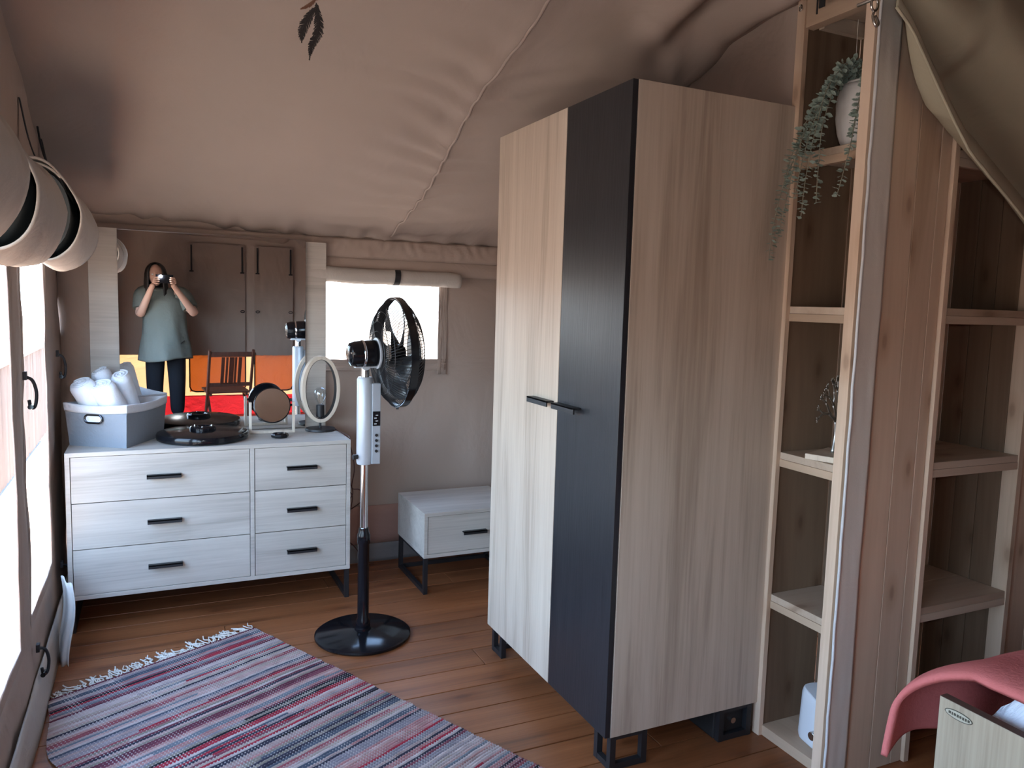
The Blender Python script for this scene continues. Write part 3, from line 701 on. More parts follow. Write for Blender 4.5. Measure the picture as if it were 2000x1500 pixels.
b = B(); box(b, (-.072, -.0575, 1.203), (.045, -.0535, 1.2095)); obj('chrome_strip', b, CHROME, mt)
RC = .225
b = B(); lathe(b, [(RC-.004, -.015), (RC+.004, -.015), (RC+.004, .015), (RC-.004, .015), (RC-.004, -.015)], HC, hx, 72); obj('cage_rim', b, BLACKP, fn, smooth='auto')
def cage(sign, rin, name):
    b = B(); nw = 96
    for i in range(nw):
        q = 2*pi*i/nw; pts = []
        for k in range(7):
            s = k/6; r = rin+(RC-rin)*s; dep = sign*(.015+.065*(1-s**3.2)); qq = q+.22*(1-s)*sign
            pts.append(HC+hx*dep+ha*r*math.cos(qq)+hb_*r*math.sin(qq))
        tube(b, pts, .0015, 3)
    for rr_ in (.09, .13, .17):
        s = (rr_-rin)/(RC-rin); dep = sign*(.016+.065*(1-s**3.2)); tube(b, [HC+hx*dep+ha*rr_*math.cos(q)+hb_*rr_*math.sin(q) for q in [k*pi/24 for k in range(48)]], .0014, 4, closed=True)
    return obj(name, b, BLACKM, fn)
cage(-1, .060, 'rear_cage'); cage(1, .048, 'front_cage')
b = B(); lathe(b, [(0, .088), (.050, .087), (.076, .083), (.082, .078), (.076, .075), (0, .074)], HC, hx, 32); obj('front_badge', b, mat('badge_grey', (.10, .10, .10), .4), fn, smooth='auto')
b = B(); lathe(b, [(.060, -.076), (.064, -.080), (.064, -.086), (.054, -.088)], HC, hx, 32); obj('rear_ring', b, SILVER, fn, smooth='auto')
b = B(); lathe(b, [(0, .040), (.022, .036), (.032, .022), (.034, -.03), (0, -.032)], HC, hx, 28); obj('blade_hub', b, BLACKP, fn, smooth='auto')
for k in range(5):
    q0 = 2*pi*k/5+.5; b = B()
    def f(u, v):
        r = .028+.170*v; q = q0+(u-.5)*(.95-.1*v)+.55*v; dep = .026*(u-.5)*2*(1-.3*v)
        return HC+hx*dep+ha*r*math.cos(q)+hb_*r*math.sin(q)
    surf(b, f, 8, 10); obj('blade', b, mat('smoked_blade', (.03, .032, .036), .25), fn, smooth=True, solid=.002)
b = B(); cyl(b, HC-hb_*(RC+.002)*-1*-1+Vector((0, 0, 0)), HC-hb_*(RC+.014), .006, seg=8); obj('rim_screw', b, BLACKM, fn)

# ------------------------------------------------------------------ striped rag rug with fringe
rg = thing('rag_rug', 'multicoloured striped rag rug with cream fringe on the wooden floor', 'rug', (-.352, 2.972, .0015), math.atan2(.365, .722))
RW, RL, NR, NU = .812, 2.05, 178, 64
pal = [(.52, .53, .57), (.60, .62, .66), (.45, .42, .44), (.38, .40, .46), (.30, .34, .42), (.34, .13, .17), (.40, .05, .09), (.47, .29, .32), (.50, .36, .37), (.05, .06, .10),
       (.03, .035, .05), (.10, .15, .22), (.20, .28, .36), (.48, .50, .48), (.24, .10, .15), (.30, .33, .31), (.16, .06, .10), (.55, .48, .50)]
wts = [8, 9, 6, 5, 5, 6, 6, 7, 7, 4, 3, 4, 4, 6, 4, 3, 3, 6]
rr3 = random.Random(11)
rows = []
cur = rr3.choices(pal, wts)[0]
for r in range(NR):
    if rr3.random() < .86: cur = rr3.choices(pal, wts)[0]
    nxt = rr3.choices(pal, wts)[0]; sw = rr3.uniform(.1, 1.9)
    rows.append((cur, nxt, sw)); 
    if sw < 1: cur = nxt
b = B(); cl = b.loops.layers.float_color.new('Col'); pit = RL/NR
def rugx(u, y):
    s = -y/RL; left = -.12*math.exp(-((s-.20)/.12)**2) - .02*math.sin(s*9); right = .006*nz(s*40, 1, 0, 1)
    return (left*(1-u)**3)+right*u + RW*u
prof4 = [(0, .0035), (.3, .0072), (.65, .0074), (.92, .0045)]
prev = None
for r in range(NR):
    for (f_, h_) in prof4:
        yv = -(r+f_)*pit
        cur_r = [b.verts.new((rugx(i/NU, yv)+.002*nz(r*3, i, 0, .7), yv+.003*nz(i*.25, r*.08, 0, 1), h_+.0009*nz(i, r, 0, .9)+.004*max(0, nz(i*.05, r*.03, 8, 1)))) for i in range(NU+1)]
        if prev:
            c0, c1, sw = rows[r if f_ else max(0, r-1)]
            for i in range(NU):
                fc = b.faces.new((prev[i], prev[i+1], cur_r[i+1], cur_r[i])); fc.smooth = True
                cc = c0 if i/NU < sw else c1
                k = 1+.28*nz(i*.35, r*1.7, 4, 1)
                for lo in fc.loops: lo[cl] = (cc[0]*k*.74, cc[1]*k*.57, cc[2]*k*.51, 1)
        prev = cur_r
rm = bpy.data.materials.new('rag_weave'); rm.use_nodes = True; t = rm.node_tree; L = t.links.new; p = t.nodes['Principled BSDF']; p.inputs['Roughness'].default_value = .95; p.inputs['Specular IOR Level'].default_value = .1
at = N(t, 'ShaderNodeVertexColor'); at.layer_name = 'Col'; tcn = N(t, 'ShaderNodeTexCoord'); s3 = N(t, 'ShaderNodeSeparateXYZ'); L(tcn.outputs['Object'], s3.inputs[0])
m1 = N(t, 'ShaderNodeMath'); m1.operation = 'MULTIPLY'; m1.inputs[1].default_value = 2*pi/.0115; L(s3.outputs[0], m1.inputs[0])
m2 = N(t, 'ShaderNodeMath'); m2.operation = 'SINE'; L(m1.outputs[0], m2.inputs[0])
m3 = N(t, 'ShaderNodeMath'); m3.operation = 'MULTIPLY'; m3.inputs[1].default_value = 2*pi/pit; L(s3.outputs[1], m3.inputs[0])
m4 = N(t, 'ShaderNodeMath'); m4.operation = 'COSINE'; L(m3.outputs[0], m4.inputs[0])
m5 = N(t, 'ShaderNodeMath'); m5.operation = 'ADD'; L(m2.outputs[0], m5.inputs[0]); L(m4.outputs[0], m5.inputs[1])
m6 = N(t, 'ShaderNodeMath'); m6.operation = 'GREATER_THAN'; m6.inputs[1].default_value = 1.05; L(m5.outputs[0], m6.inputs[0])
m7 = N(t, 'ShaderNodeMath'); m7.operation = 'MULTIPLY'; m7.inputs[1].default_value = .85; L(m6.outputs[0], m7.inputs[0])
mxr = N(t, 'ShaderNodeMix'); mxr.data_type = 'RGBA'; L(m7.outputs[0], mxr.inputs[0]); L(at.outputs[0], mxr.inputs[6]); mxr.inputs[7].default_value = (.50, .45, .42, 1)
L(mxr.outputs[2], p.inputs['Base Color'])
nb = N(t, 'ShaderNodeTexNoise'); nb.inputs['Scale'].default_value = 500; L(tcn.outputs['Object'], nb.inputs['Vector']); bu = N(t, 'ShaderNodeBump'); bu.inputs['Strength'].default_value = .6; bu.inputs['Distance'].default_value = .002; L(nb.outputs[0], bu.inputs['Height']); L(bu.outputs[0], p.inputs['Normal'])
obj('weave', b, rm, rg)
fm = []
for k in range(6):
    b = B(); rk = random.Random(k)
    for s_ in range(2):
        pts = [(rk.uniform(-.003, .003), 0, .004)]; xx, yy = rk.uniform(-.004, .004), 0
        for j in range(5):
            xx += rk.uniform(-.009, .009); yy += rk.uniform(.005, .011); pts.append((xx, yy, rk.uniform(.003, .006)))
        tube(b, bez(pts, 3), .0019, 5)
    o = obj('fringe_tassel', b, ROPE, rg, smooth=True); fm.append(o.data)
    o.location = (.02+k*.0155, -.001, 0)
for k in range(6, 52):
    o = bpy.data.objects.new('fringe_tassel', rr3.choice(fm)); COL.objects.link(o); o.parent = rg
    o.location = (.02+k*.0153, -.001, 0); o.rotation_euler = (0, 0, rr3.uniform(-.7, .7)); o.scale = (1.3, rr3.uniform(1.1, 1.9), 1.3)

# ------------------------------------------------------------------ timber niches
NZ = [1.910, 1.437, .967, .490]          # shelf tops
n1 = thing('shelf_niche', 'narrow pine shelf niche just right of the wardrobe, holding plant and tree ornament', 'shelves', (0, 0, 0))
XB1 = 2.070
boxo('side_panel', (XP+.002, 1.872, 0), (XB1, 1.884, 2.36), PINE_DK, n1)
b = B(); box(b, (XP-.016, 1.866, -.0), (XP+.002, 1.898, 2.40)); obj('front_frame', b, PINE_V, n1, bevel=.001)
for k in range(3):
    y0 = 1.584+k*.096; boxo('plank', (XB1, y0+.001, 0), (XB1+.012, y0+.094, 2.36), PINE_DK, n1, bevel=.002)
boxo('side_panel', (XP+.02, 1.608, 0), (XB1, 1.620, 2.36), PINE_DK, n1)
for z in NZ:
    s_ = boxo('shelf', (XP+.001, 1.621, z-.022), (XB1-.001, 1.871, z), PINE_X, n1, bevel=.001)
    boxo('shelf_edge', (XP-.001, 1.621, z-.047), (XP+.020, 1.871, z-.0225), PINE_Y, s_, bevel=.001)
boxo('bottom_board', (XP-.002, 1.621, .0), (XB1, 1.871, .035), PINE_Y, n1, bevel=.001)
b = B(); box(b, (XP-.010, 1.560, 2.285), (XP+.03, 1.90, 2.40)); obj('header_beam', b, PINE_Y, n1, bevel=.002)
boxo('top_board', (XP+.03, 1.62, 2.335), (XB1, 1.871, 2.355), PINE_X, n1)
b = B(); box(b, (XP+.05, 1.850, 2.290), (XB1, 1.871, 2.333)); obj('batten', b, PINE_X, n1)
# corner post
ps = thing('corner_post', 'wooden corner post wrapped with a grey canvas strip at the niche edge', 'post', (0, 0, 0))
boxo('post_timber', (XP-.038, 1.584, 0), (XP+.018, 1.618, 2.62), PINE_V, ps, bevel=.001)
b = B()
def cs(u, v):
    x = XP-.034+(.090)*u; return Vector((x+.004*nz(v*6, 0, 0, 1), 1.574+.002*nz(u*4, v*18, 0, 1), 2.7*v))
surf(b, cs, 10, 60); obj('canvas_strip', b, canvas('grey_canvas_strip', (.72, .68, .62), wr=.06, wscale=5), ps, smooth=True, solid=.004)
b = B(); tube(b, [(XP-.036+.004*nz(k*.5, 2, 0, 1), 1.570, k*.045) for k in range(60)], .0042, 8); obj('piping', b, mat('satin_piping', (.62, .62, .63), .35), ps, smooth=True)
# plank partition facing the camera
pw = thing('wall_planks', None, None, (0, 0, 0))
bpy.data.objects.remove(pw)
b = B(); box(b, (XP+.02, 1.600, 0), (2.16, 1.606, 2.7)); pw = obj('wall_partition', b, PINE_V); tag(pw, kind='structure')
xs = [1.893, 2.008, 2.103]
for a_, c_ in zip(xs, xs[1:]+[2.150]):
    boxo('plank', (a_+.0012, 1.580, 0), (c_-.0012, 1.599, 2.68), PINE_V, pw, bevel=.0018)
# niche 2
n2 = thing('shelf_niche', 'wide pine shelf niche behind the bed, right of the plank partition', 'shelves', (0, 0, 0))
XA, XC, YN = 2.172, 2.590, 1.860
b = B(); box(b, (2.151, 1.568, 0), (2.172, 1.62, 2.66)); obj('front_frame', b, PINE_V, n2, bevel=.001)
b = B(); box(b, (XC, 1.568, 0), (XC+.022, 1.62, 2.66)); obj('front_frame', b, PINE_V, n2, bevel=.001)
boxo('side_panel', (2.158, 1.62, 0), (2.170, YN, 2.5), PINE_V, n2)
for k in range(4): boxo('plank', (XA+k*.105+.001, YN, 0), (XA+(k+1)*.105-.001, YN+.012, 2.5), PINE_V, n2, bevel=.002)
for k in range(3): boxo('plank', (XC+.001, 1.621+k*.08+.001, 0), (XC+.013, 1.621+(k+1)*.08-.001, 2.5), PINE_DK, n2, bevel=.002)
for z in [1.910, 1.444, .970, .505]:
    s_ = thing('shelf', None, None); s_.parent = n2
    boxo('shelf_plank', (XA+.001, 1.571, z-.022), (XC-.001, 1.735, z), PINE_X, s_, bevel=.001)
    boxo('shelf_plank', (XA+.001, 1.737, z-.022), (XC-.001, YN-.001, z), PINE_X, s_, bevel=.001)
    boxo('shelf_edge', (XA+.0005, 1.5695, z-.047), (XC-.0005, 1.588, z-.0225), PINE_X, s_, bevel=.001)
# boards right of niche 2
b = B(); box(b, (XC+.022, 1.600, 0), (3.9, 1.606, 2.7)); pw2 = obj('wall_partition_right', b, PINE_V); tag(pw2, kind='structure')
x = XC+.024
while x < 3.85:
    boxo('plank', (x+.001, 1.580, 0), (x+.114, 1.599, 2.68), PINE_V, pw2, bevel=.0018); x += .1165
b = B(); surf(b, lambda u, v: Vector((XP+2.1*u, 1.56+.03*nz(u*4, v, 0, 1), 2.5+.4*v)), 20, 4); tag(obj('wall_gable', b, CANV, smooth=True, solid=.004), kind='structure')

# canvas curtain
LE = [(1.700, 2.185), (1.722, 2.165), (1.752, 2.135), (1.82, 2.035), (1.906, 1.915), (1.96, 1.845), (2.025, 1.795), (2.16, 1.715), (2.322, 1.617), (2.6, 1.43), (2.95, 1.22), (3.4, 1.0)]
def zl(x):
    for (a0, b0), (a1, b1) in zip(LE, LE[1:]):
        if a0 <= x <= a1: return b0+(b1-b0)*(x-a0)/(a1-a0)
    return LE[-1][1]
b = B()
def cf(u, v):
    x = 1.700+1.7*u**1.25; z0 = zl(x); h = (2.72-z0)*v**1.3; g = min(1, (x-1.70)*3.2)
    w = .05+.20*g; k = h/w
    dy = -.050*g*math.exp(-(k*2.2)**2)+.17*g*math.exp(-((k-.85)/.30)**2)-.06*g*math.exp(-((k-1.6)/.5)**2)
    dy += .015*nz(x*2.2, h*2.2, 0, 1)+.018*math.sin(x*7+h*3)*g*min(1, k)
    return Vector((x, 1.43+dy if dy < .06 else 1.43+.06+.055*math.tanh((dy-.06)/.06), z0+h))
surf(b, cf, 90, 90)
ct = obj('canvas_curtain', b, CANV_CURT, smooth=True, solid=.003); tag(ct, 'olive beige canvas curtain gathered to a hook above the bed niche', 'curtain')
b = B(); 
ed = [cf(k/60, 0) for k in range(61)]
tube(b, ed, .004, 6); obj('hem', b, CANV_CURT, ct, smooth=True)
hk = thing('curtain_hook', 'small steel snap hook holding the curtain corner to the post', 'hook', (1.716, 1.535, 2.185))
b = B(); tube(b, [(.012*math.cos(q), -.02, .035+.016*math.sin(q)) for q in [k*pi/8 for k in range(16)]], .0035, 6, closed=True); obj('ring', b, BRASS, hk, smooth=True)
b = B(); tube(b, bez([(0, -.02, .02), (-.008, -.025, 0), (0, -.03, -.022), (.010, -.028, -.012), (.006, -.02, .008)], 4), .0035, 6); obj('snap', b, BRASS, hk, smooth=True)
b = B(); cyl(b, (0, .034, .05), (0, -.02, .05), .005, seg=8); obj('screw_eye', b, BRASS, hk)
# strap and screw eyes on the beam
sb = thing('hanging_strap', 'short black webbing strap hanging at the top above the narrow niche', 'strap', (1.795, 1.775, 2.33))
b = B(); box(b, (0, -.012, -.02), (.003, .010, .25)); obj('webbing', b, BLACKS, sb)
b = B(); box(b, (-.003, .012, -.035), (0, .016, .20)); obj('strap_tail', b, BLACKS, sb)
for yy, zz, lb in ((1.878, 2.345, 'small steel screw eye on the beam end near the roof fold'), (1.715, 2.345, 'small steel screw eye on the beam right of the black strap')):
    e_ = thing('screw_eye', lb, 'hook', (1.822, yy, zz), 0, 'screw eyes on the beam')
    b = B(); tube(b, [(-.006, .006*math.cos(q), .009*math.sin(q)) for q in [k*pi/6 for k in range(12)]], .002, 5, closed=True); obj('eye', b, BRASS, e_, smooth=True)
    b = B(); cyl(b, (-.004, 0, 0), (.009, 0, 0), .0025, seg=8); obj('shank', b, BRASS, e_)

# ------------------------------------------------------------------ things in niche 1
vz_ = NZ[0]+.001
vs_t = thing('white_vase', 'tall rough white vase on the top shelf behind the trailing plant', 'vase', (1.945, 1.725, vz_))
b = B()
def vf(u, v):
    q = u*2*pi; r = .052+.020*math.sin(v*pi*.9)+.010*v
    r *= 1+.05*nz(math.cos(q)*2, math.sin(q)*2, v*6, 1)
    return Vector((r*math.cos(q), r*math.sin(q), .185*v))
g = surf(b, vf, 32, 14, closed_u=True); b.faces.new([r[0] for r in g]); obj('vase_body', b, CERAM, vs_t, smooth=True, solid=.006)
b = B(); tube(b, [(.062*math.cos(q), .062*math.sin(q), .188) for q in [k*pi/16 for k in range(32)]], .006, 8, closed=True); obj('vase_lip', b, CERAM, vs_t, smooth=True)
pl = thing('trailing_eucalyptus', 'grey-green trailing eucalyptus garland spilling from the top shelf beside the wardrobe', 'plant', (1.90, 1.73, 2.12))
lr = random.Random(21)
def leaf(b, c, d, n_, l, w):
    d = d.normalized(); s = d.cross(n_).normalized(); c = Vector(c); pts = [c]
    for k in range(1, 6):
        a_ = k/6*pi; pts.append(c+d*l*(k/6)+s*w*math.sin(a_))
    pts.append(c+d*l)
    for k in range(5, 0, -1):
        a_ = k/6*pi; pts.append(c+d*l*(k/6)-s*w*math.sin(a_))
    vv = [b.verts.new(p_) for p_ in pts]; vv[3].co += n_*.002; b.faces.new(vv)
def vine(ctrl, dens=.016, lsz=.023):
    path = bez(ctrl, 10); bs = B(); tube(bs, path, [.0014]*len(path), 5); vn = obj('vine', bs, STEM, pl, smooth=True)
    bl = B(); acc = 0
    for i in range(1, len(path)):
        acc += (path[i]-path[i-1]).length
        while acc > dens:
            acc -= dens; d = (path[i]-path[i-1]).normalized()
            for s_ in (1, -1):
                q = lr.uniform(0, 2*pi); a_, c_ = frame_of(d); out_ = a_*math.cos(q)+c_*math.sin(q)
                l = lsz*lr.uniform(.7, 1.25)*(1-.35*i/len(path))
                leaf(bl, path[i]+out_*.001, out_+d*lr.uniform(-.1, .5), (d+out_*.3+Vector((lr.uniform(-.4, .4), lr.uniform(-.4, .4), 0))).normalized(), l, l*.42)
    lo = obj('leaves', bl, LEAF, vn, solid=.0004); lo['kind'] = 'stuff'
o0 = Vector((1.90, 1.73, 2.12))
def rel(*ps): return [Vector(p_)-o0 for p_ in ps]
Wv = [((1.93, 1.73, 2.11), (1.88, 1.72, 2.16), (1.80, 1.73, 2.08), (1.765, 1.735, 1.95), (1.745, 1.74, 1.82), (1.735, 1.74, 1.70)),
      ((1.93, 1.73, 2.11), (1.86, 1.74, 2.15), (1.79, 1.75, 2.02), (1.76, 1.77, 1.88), (1.745, 1.78, 1.76)),
      ((1.92, 1.72, 2.11), (1.86, 1.75, 2.12), (1.78, 1.78, 1.98), (1.75, 1.80, 1.84), (1.735, 1.81, 1.72), (1.73, 1.83, 1.62)),
      ((1.92, 1.74, 2.12), (1.84, 1.76, 2.10), (1.77, 1.80, 1.95), (1.745, 1.83, 1.80), (1.735, 1.85, 1.68), (1.73, 1.855, 1.58)),
      ((1.93, 1.72, 2.11), (1.85, 1.72, 2.14), (1.78, 1.72, 1.98), (1.77, 1.72, 1.84), (1.765, 1.715, 1.74)),
      ((1.92, 1.75, 2.10), (1.84, 1.78, 2.06), (1.78, 1.81, 1.92), (1.75, 1.83, 1.80)),
      ((1.91, 1.73, 2.12), (1.84, 1.75, 2.11), (1.79, 1.77, 2.00), (1.77, 1.78, 1.88)),
      ((1.95, 1.69, 2.11), (1.89, 1.665, 2.10), (1.84, 1.655, 2.00), (1.82, 1.655, 1.90), (1.805, 1.66, 1.82), (1.80, 1.672, 1.76)),
      ((1.95, 1.70, 2.11), (1.89, 1.67, 2.12), (1.85, 1.66, 2.04), (1.83, 1.66, 1.94)),
      ((1.93, 1.73, 2.11), (1.91, 1.71, 2.16), (1.87, 1.71, 2.13)),
      ((1.94, 1.75, 2.11), (1.92, 1.77, 2.16), (1.87, 1.79, 2.11))]
for w_ in Wv: vine(rel(*w_), dens=.0115 if len(w_) > 3 else .008)
b = B(); tube(b, [(0, 0, 0.02), (-.002, 0, .16)], .001, 4); obj('hanging_string', b, ROPE, pl)

tr = thing('tree_ornament', 'silver metal tree ornament on a wooden block on the third shelf', 'ornament', (1.925, 1.728, NZ[2]+.001), math.radians(20))
boxo('block', (-.085, -.055, 0), (.085, .055, .018), PALEW, tr, bevel=.002)
b = B(); tg = random.Random(4)
tube(b, bez([(0, 0, .018), (.004, 0, .06), (-.002, 0, .11)], 5), [.017-.009*min(1, k/6) for k in range(11)], 8)
def br(p, ang, l, r, n):
    q = (p[0]+l*math.sin(ang), 0, p[2]+l*math.cos(ang)); m_ = ((p[0]+q[0])/2+.1*l*math.cos(ang), 0, (p[2]+q[2])/2)
    tube(b, bez([p, m_, q], 3), r, 6)
    if n: 
        for da in ((-.45, .4) if n > 1 else (-.4, .0, .42)): br(q, ang+da, l*.66, r*.74, n-1)
for ang in (-1.05, -.45, .1, .62, 1.15): br((0, 0, .10+.004*abs(ang)), ang, .058, .0055, 3)
for v in b.verts: v.co.y *= .6; v.co.x *= 1.15; v.co.z = .018+(v.co.z-.018)*1.12
obj('tree_silhouette', b, SILV, tr, smooth=True)

jg = thing('white_jug', 'white plastic water jug with dark knob at the bottom of the narrow niche', 'jug', (1.935, 1.715, .036), math.radians(-10))
b = B()
def jf(u, v):
    q = u*2*pi; c_, s_ = math.cos(q), math.sin(q); sq = 1/(abs(c_)**4+abs(s_)**4)**.25
    ins = 1-.10*v - (.06 if v in (0, 1) else 0); 
    return Vector((.050*sq*c_*ins, .062*sq*s_*ins, .165*v+.012*s_*v))
g = surf(b, jf, 32, 10, closed_u=True); b.faces.new([r[0] for r in g]); b.faces.new([r[-1] for r in g]); obj('jug_body', b, WHITEP, jg, smooth='auto', bevel=.003)
b = B(); tube(b, bez([(0, -.045, .15), (0, -.055, .19), (0, -.035, .215), (0, .0, .21)], 5), .011, 10); obj('jug_handle', b, WHITEP, jg, smooth=True)
b = B(); cyl(b, (-.045, -.038, .05), (-.062, -.042, .05), .014, seg=16); obj('tap_knob', b, BRASS, jg, smooth='auto', bevel=.002)

# black box in the shadow under the wardrobe end
bb_ = thing('black_case', 'black case with a small shiny latch on the floor under the wardrobe end', 'case', (1.665, 1.905, 0))
boxo('case_body', (0, 0, 0), (.13, .22, .098), mat('matt_black', (.012, .012, .013), .6), bb_, bevel=.006)
b = B(); cyl(b, (.075, 0, .055), (.075, -.008, .055), .010, seg=14); obj('latch', b, CHROME, bb_, smooth='auto')

# ------------------------------------------------------------------ bed
bd = thing('bed', 'bed with pale wood board and white fitted sheet in the right corner', 'bed', (1.760, 1.20, 0))
boxo('side_board', (0, -2.0, .02), (.026, 0, .482), BOARDW, bd, bevel=.001)
boxo('board_top_edge', (.0002, -2.0, .4822), (.0258, 0, .4832), mat('dark_edge_band', (.10, .065, .05), .5), bd)
boxo('head_rail', (.026, -.03, .10), (1.5, -.01, .30), BOARDW, bd)
b = B()
def mf_(u, v):
    x = .032+1.45*u; y = -1.95+1.92*v; e = min(u*1.45, (1-u)*1.45, (1-v)*1.92, v*1.92); z = .30+.242*(1-math.exp(-(max(0, e)/.045)**1.2))
    return Vector((x+.004+.004*nz(y*6, z*6, 0, 1), y, z+.004*nz(x*7, y*7, 0, 1)))
surf(b, mf_, 60, 70); 
mtt = obj('mattress', b, SHEET, bd, smooth=True)
boxo('mattress_base', (.06, -1.95, .16), (1.5, -.03, .305), SHEET, bd, bevel=.01)
for k in range(2): boxo('leg', (.03+1.4*k, -.09, 0), (.09+1.4*k, -.04, .16), BOARDW, bd)
# blanket draped over the far edge and corner
b = B()
def bf(u, v):
    c = .0
    if v < .5:
        t_ = v/.5; y = -1.75+1.70*t_; z = .565; xl = .048+.010*math.sin(y*7); dz = 0
        if t_ > .9: z -= .010*((t_-.9)/.1)**2
    else:
        t_ = (v-.5)/.5; y = -.05+.155*math.sin(min(1, t_*1.5)*pi/2)+.02*t_; z = .555-.27*t_**1.3; xl = .048-.085*t_**.7
    x = xl+(1.5-xl)*u; e = math.exp(-u*1.5/.03)
    z -= .018*e; z += .006*nz(x*7, y*7, 0, 1)+.010*math.sin(x*9+y*3)*(.3+.7*max(0, (v-.5)*2))
    if v > .5: y += .02*math.sin(x*16)*((v-.5)*2)
    return Vector((x, y, z))
surf(b, bf, 80, 90); bl_ = obj('coral_blanket', b, CORAL, smooth=True, solid=.016, loc=(1.76, 1.20, 0)); tag(bl_, 'quilted coral red blanket draped over the far end of the bed', 'blanket')
# sticker on the board
stk = B(); 
def ov(r1, r2): return [Vector((-.0012, -.052+r1*math.cos(q)*(1.0), .455+r2*math.sin(q))) for q in [k*pi/12 for k in range(24)]]
stk.faces.new([stk.verts.new(p_) for p_ in ov(.036, .0115)]); st = obj('label_plate', stk, mat('label_dark', (.06, .055, .04), .5), bd, solid=.0006)
b = B(); b.faces.new([b.verts.new(p_+Vector((-.0006, 0, 0))) for p_ in ov(.0335, .0095)]); obj('label_face', b, mat('label_face', (.45, .42, .33), .5), st)
b = B(); cr_ = random.Random(2); yy = -.027
while yy > -.078:
    w_ = cr_.uniform(.003, .006); box(b, (-.0026, yy-w_, .4515+cr_.uniform(0, .001)), (-.0020, yy, .4585)); yy -= w_+.0022
obj('label_lettering', b, mat('label_dark'), st)

# ------------------------------------------------------------------ feather ornament
fo = thing('feather_hanger', 'dark feathers with brown beads hanging from the roof at the top edge', 'hanging ornament', (.285, 1.5, 1.98))
b = B(); tube(b, [(0, 0, 0), (.01, 0, .74)], .0012, 4); obj('string', b, ROPE, fo)
def feather(name, pts, w, m):
    P_ = bez(pts, 8); b = B(); tube(b, P_, .0009, 4)
    n = len(P_)
    for i in range(1, n-1):
        s = i/n; ww = w*math.sin(min(1, s*1.15)*pi)**.6*(1-.5*s) + .001
        d = (P_[i+1]-P_[i-1]).normalized(); a_ = d.cross(Vector((0, 1, 0))).normalized(); l = (P_[i]-P_[i-1]).length*.62
        for sg in (1, -1):
            for j in range(2):
                c_ = P_[i]+d*l*(j-.5)
                tip = c_+a_*sg*ww*random.uniform(.8, 1.1)+d*ww*.8+Vector((0, random.uniform(-.002, .002), 0))
                b.faces.new([b.verts.new(q_) for q_ in (c_-d*l*.6, c_+d*l*.6, tip+d*l*.5, tip-d*l*.4)])
    obj(name, b, m, fo, solid=.0003)
feather('feather', [(-.002, 0, -.022), (.002, 0, -.05), (.001, 0, -.075), (-.010, .002, -.100), (-.014, 0, -.125)], .010, FEATH)
feather('feather', [(-.004, 0, -.03), (-.018, .004, -.055), (-.026, .006, -.075), (-.027, .006, -.095)], .010, FEATH)
feather('feather', [(-.002, 0, -.015), (-.014, .0, -.028), (-.030, 0, -.038)], .003, FEATHB)
feather('feather', [(.012, 0, .03), (.020, 0, .012), (.022, 0, .002)], .012, FEATHB)
for k in range(3):
    b = B(); lathe(b, [(0, -.006), (.005, -.003), (.006, 0), (.005, .003), (0, .006)], (-.001+.001*k, 0, -.012+.013*k), (0, 0, 1), 12); obj('bead', b, mat('red_brown_bead', (.12, .04, .03), .4), fo, smooth=True)

# ------------------------------------------------------------------ folding chair behind the camera (seen in the mirror)
ch = thing('folding_chair', 'dark brown wooden folding chair with slatted back, seen in the mirror', 'chair', (.60, .30, 0), math.radians(174))
for sx in (-.20, .18):
    b = B(); tube(b, [(sx+.01, .20, 0), (sx+.01, -.02, .42), (sx+.01, -.17, .83)], .014, 6, rb=1.4); obj('back_upright', b, BROWNW, ch, smooth='auto')
    b = B(); tube(b, [(sx+.01+(.026 if sx < 0 else -.026), -.22, 0), (sx+.01+(.026 if sx < 0 else -.026), .16, .40)], .013, 6, rb=1.4); obj('leg', b, BROWNW, ch, smooth='auto')
for z_, h_ in ((.79, .045), (.50, .035)):
    y_ = -.02-(z_-.42)*.366; b = B(); box(b, (-.185, y_-.008, z_-h_/2), (.185, y_+.008, z_+h_/2)); obj('back_rail', b, BROWNW, ch, bevel=.003)
for x_, w_ in ((-.075, .018), (-.038, .012), (.0, .026), (.038, .012), (.075, .018)):
    b = B(); v = box(b, (x_-w_, -.010, 0), (x_+w_*.6, .002, .27)); bmesh.ops.rotate(b, verts=b.verts, cent=(0, 0, 0), matrix=Matrix.Rotation(math.radians(20), 3, 'X')); bmesh.ops.translate(b, verts=b.verts, vec=(0, -.055, .51)); obj('back_slat', b, BROWNW, ch, bevel=.002)
for k in range(6): boxo('seat_slat', (-.19, -.03+k*.062, .415), (.19, .022+k*.062, .430), BROWNW, ch, bevel=.002)
for sx in (-.17, .15): boxo('seat_rail', (sx, -.02, .39), (sx+.02, .32, .414), BROWNW, ch)

# ------------------------------------------------------------------ the photographer
def skin_mesh(name, V, E_, Rr, m, parent=None, sub=2, root=0):
    me = bpy.data.meshes.new(name); me.from_pydata([tuple(v) for v in V], E_, []); o = bpy.data.objects.new(name, me); COL.objects.link(o)
    md = o.modifiers.new('k', 'SKIN'); me.skin_vertices or None
    if not me.skin_vertices:
        pass
    sv = me.skin_vertices[0].data if me.skin_vertices else None
    for i, r in enumerate(Rr):
        sv[i].radius = (r, r) if not isinstance(r, tuple) else r
        sv[i].use_root = (i == root)
    md.branch_smoothing = .6
    s = o.modifiers.new('u', 'SUBSURF'); s.levels = sub; s.render_levels = sub
    dg = bpy.context.evaluated_depsgraph_get(); ev = o.evaluated_get(dg); nm = bpy.data.meshes.new_from_object(ev)
    o.modifiers.clear(); o.data = nm; nm.materials.clear(); nm.materials.append(m)
    for p_ in nm.polygons: p_.use_smooth = True
    o.name = name
    if parent: o.parent = parent
    return o
ZS = .955
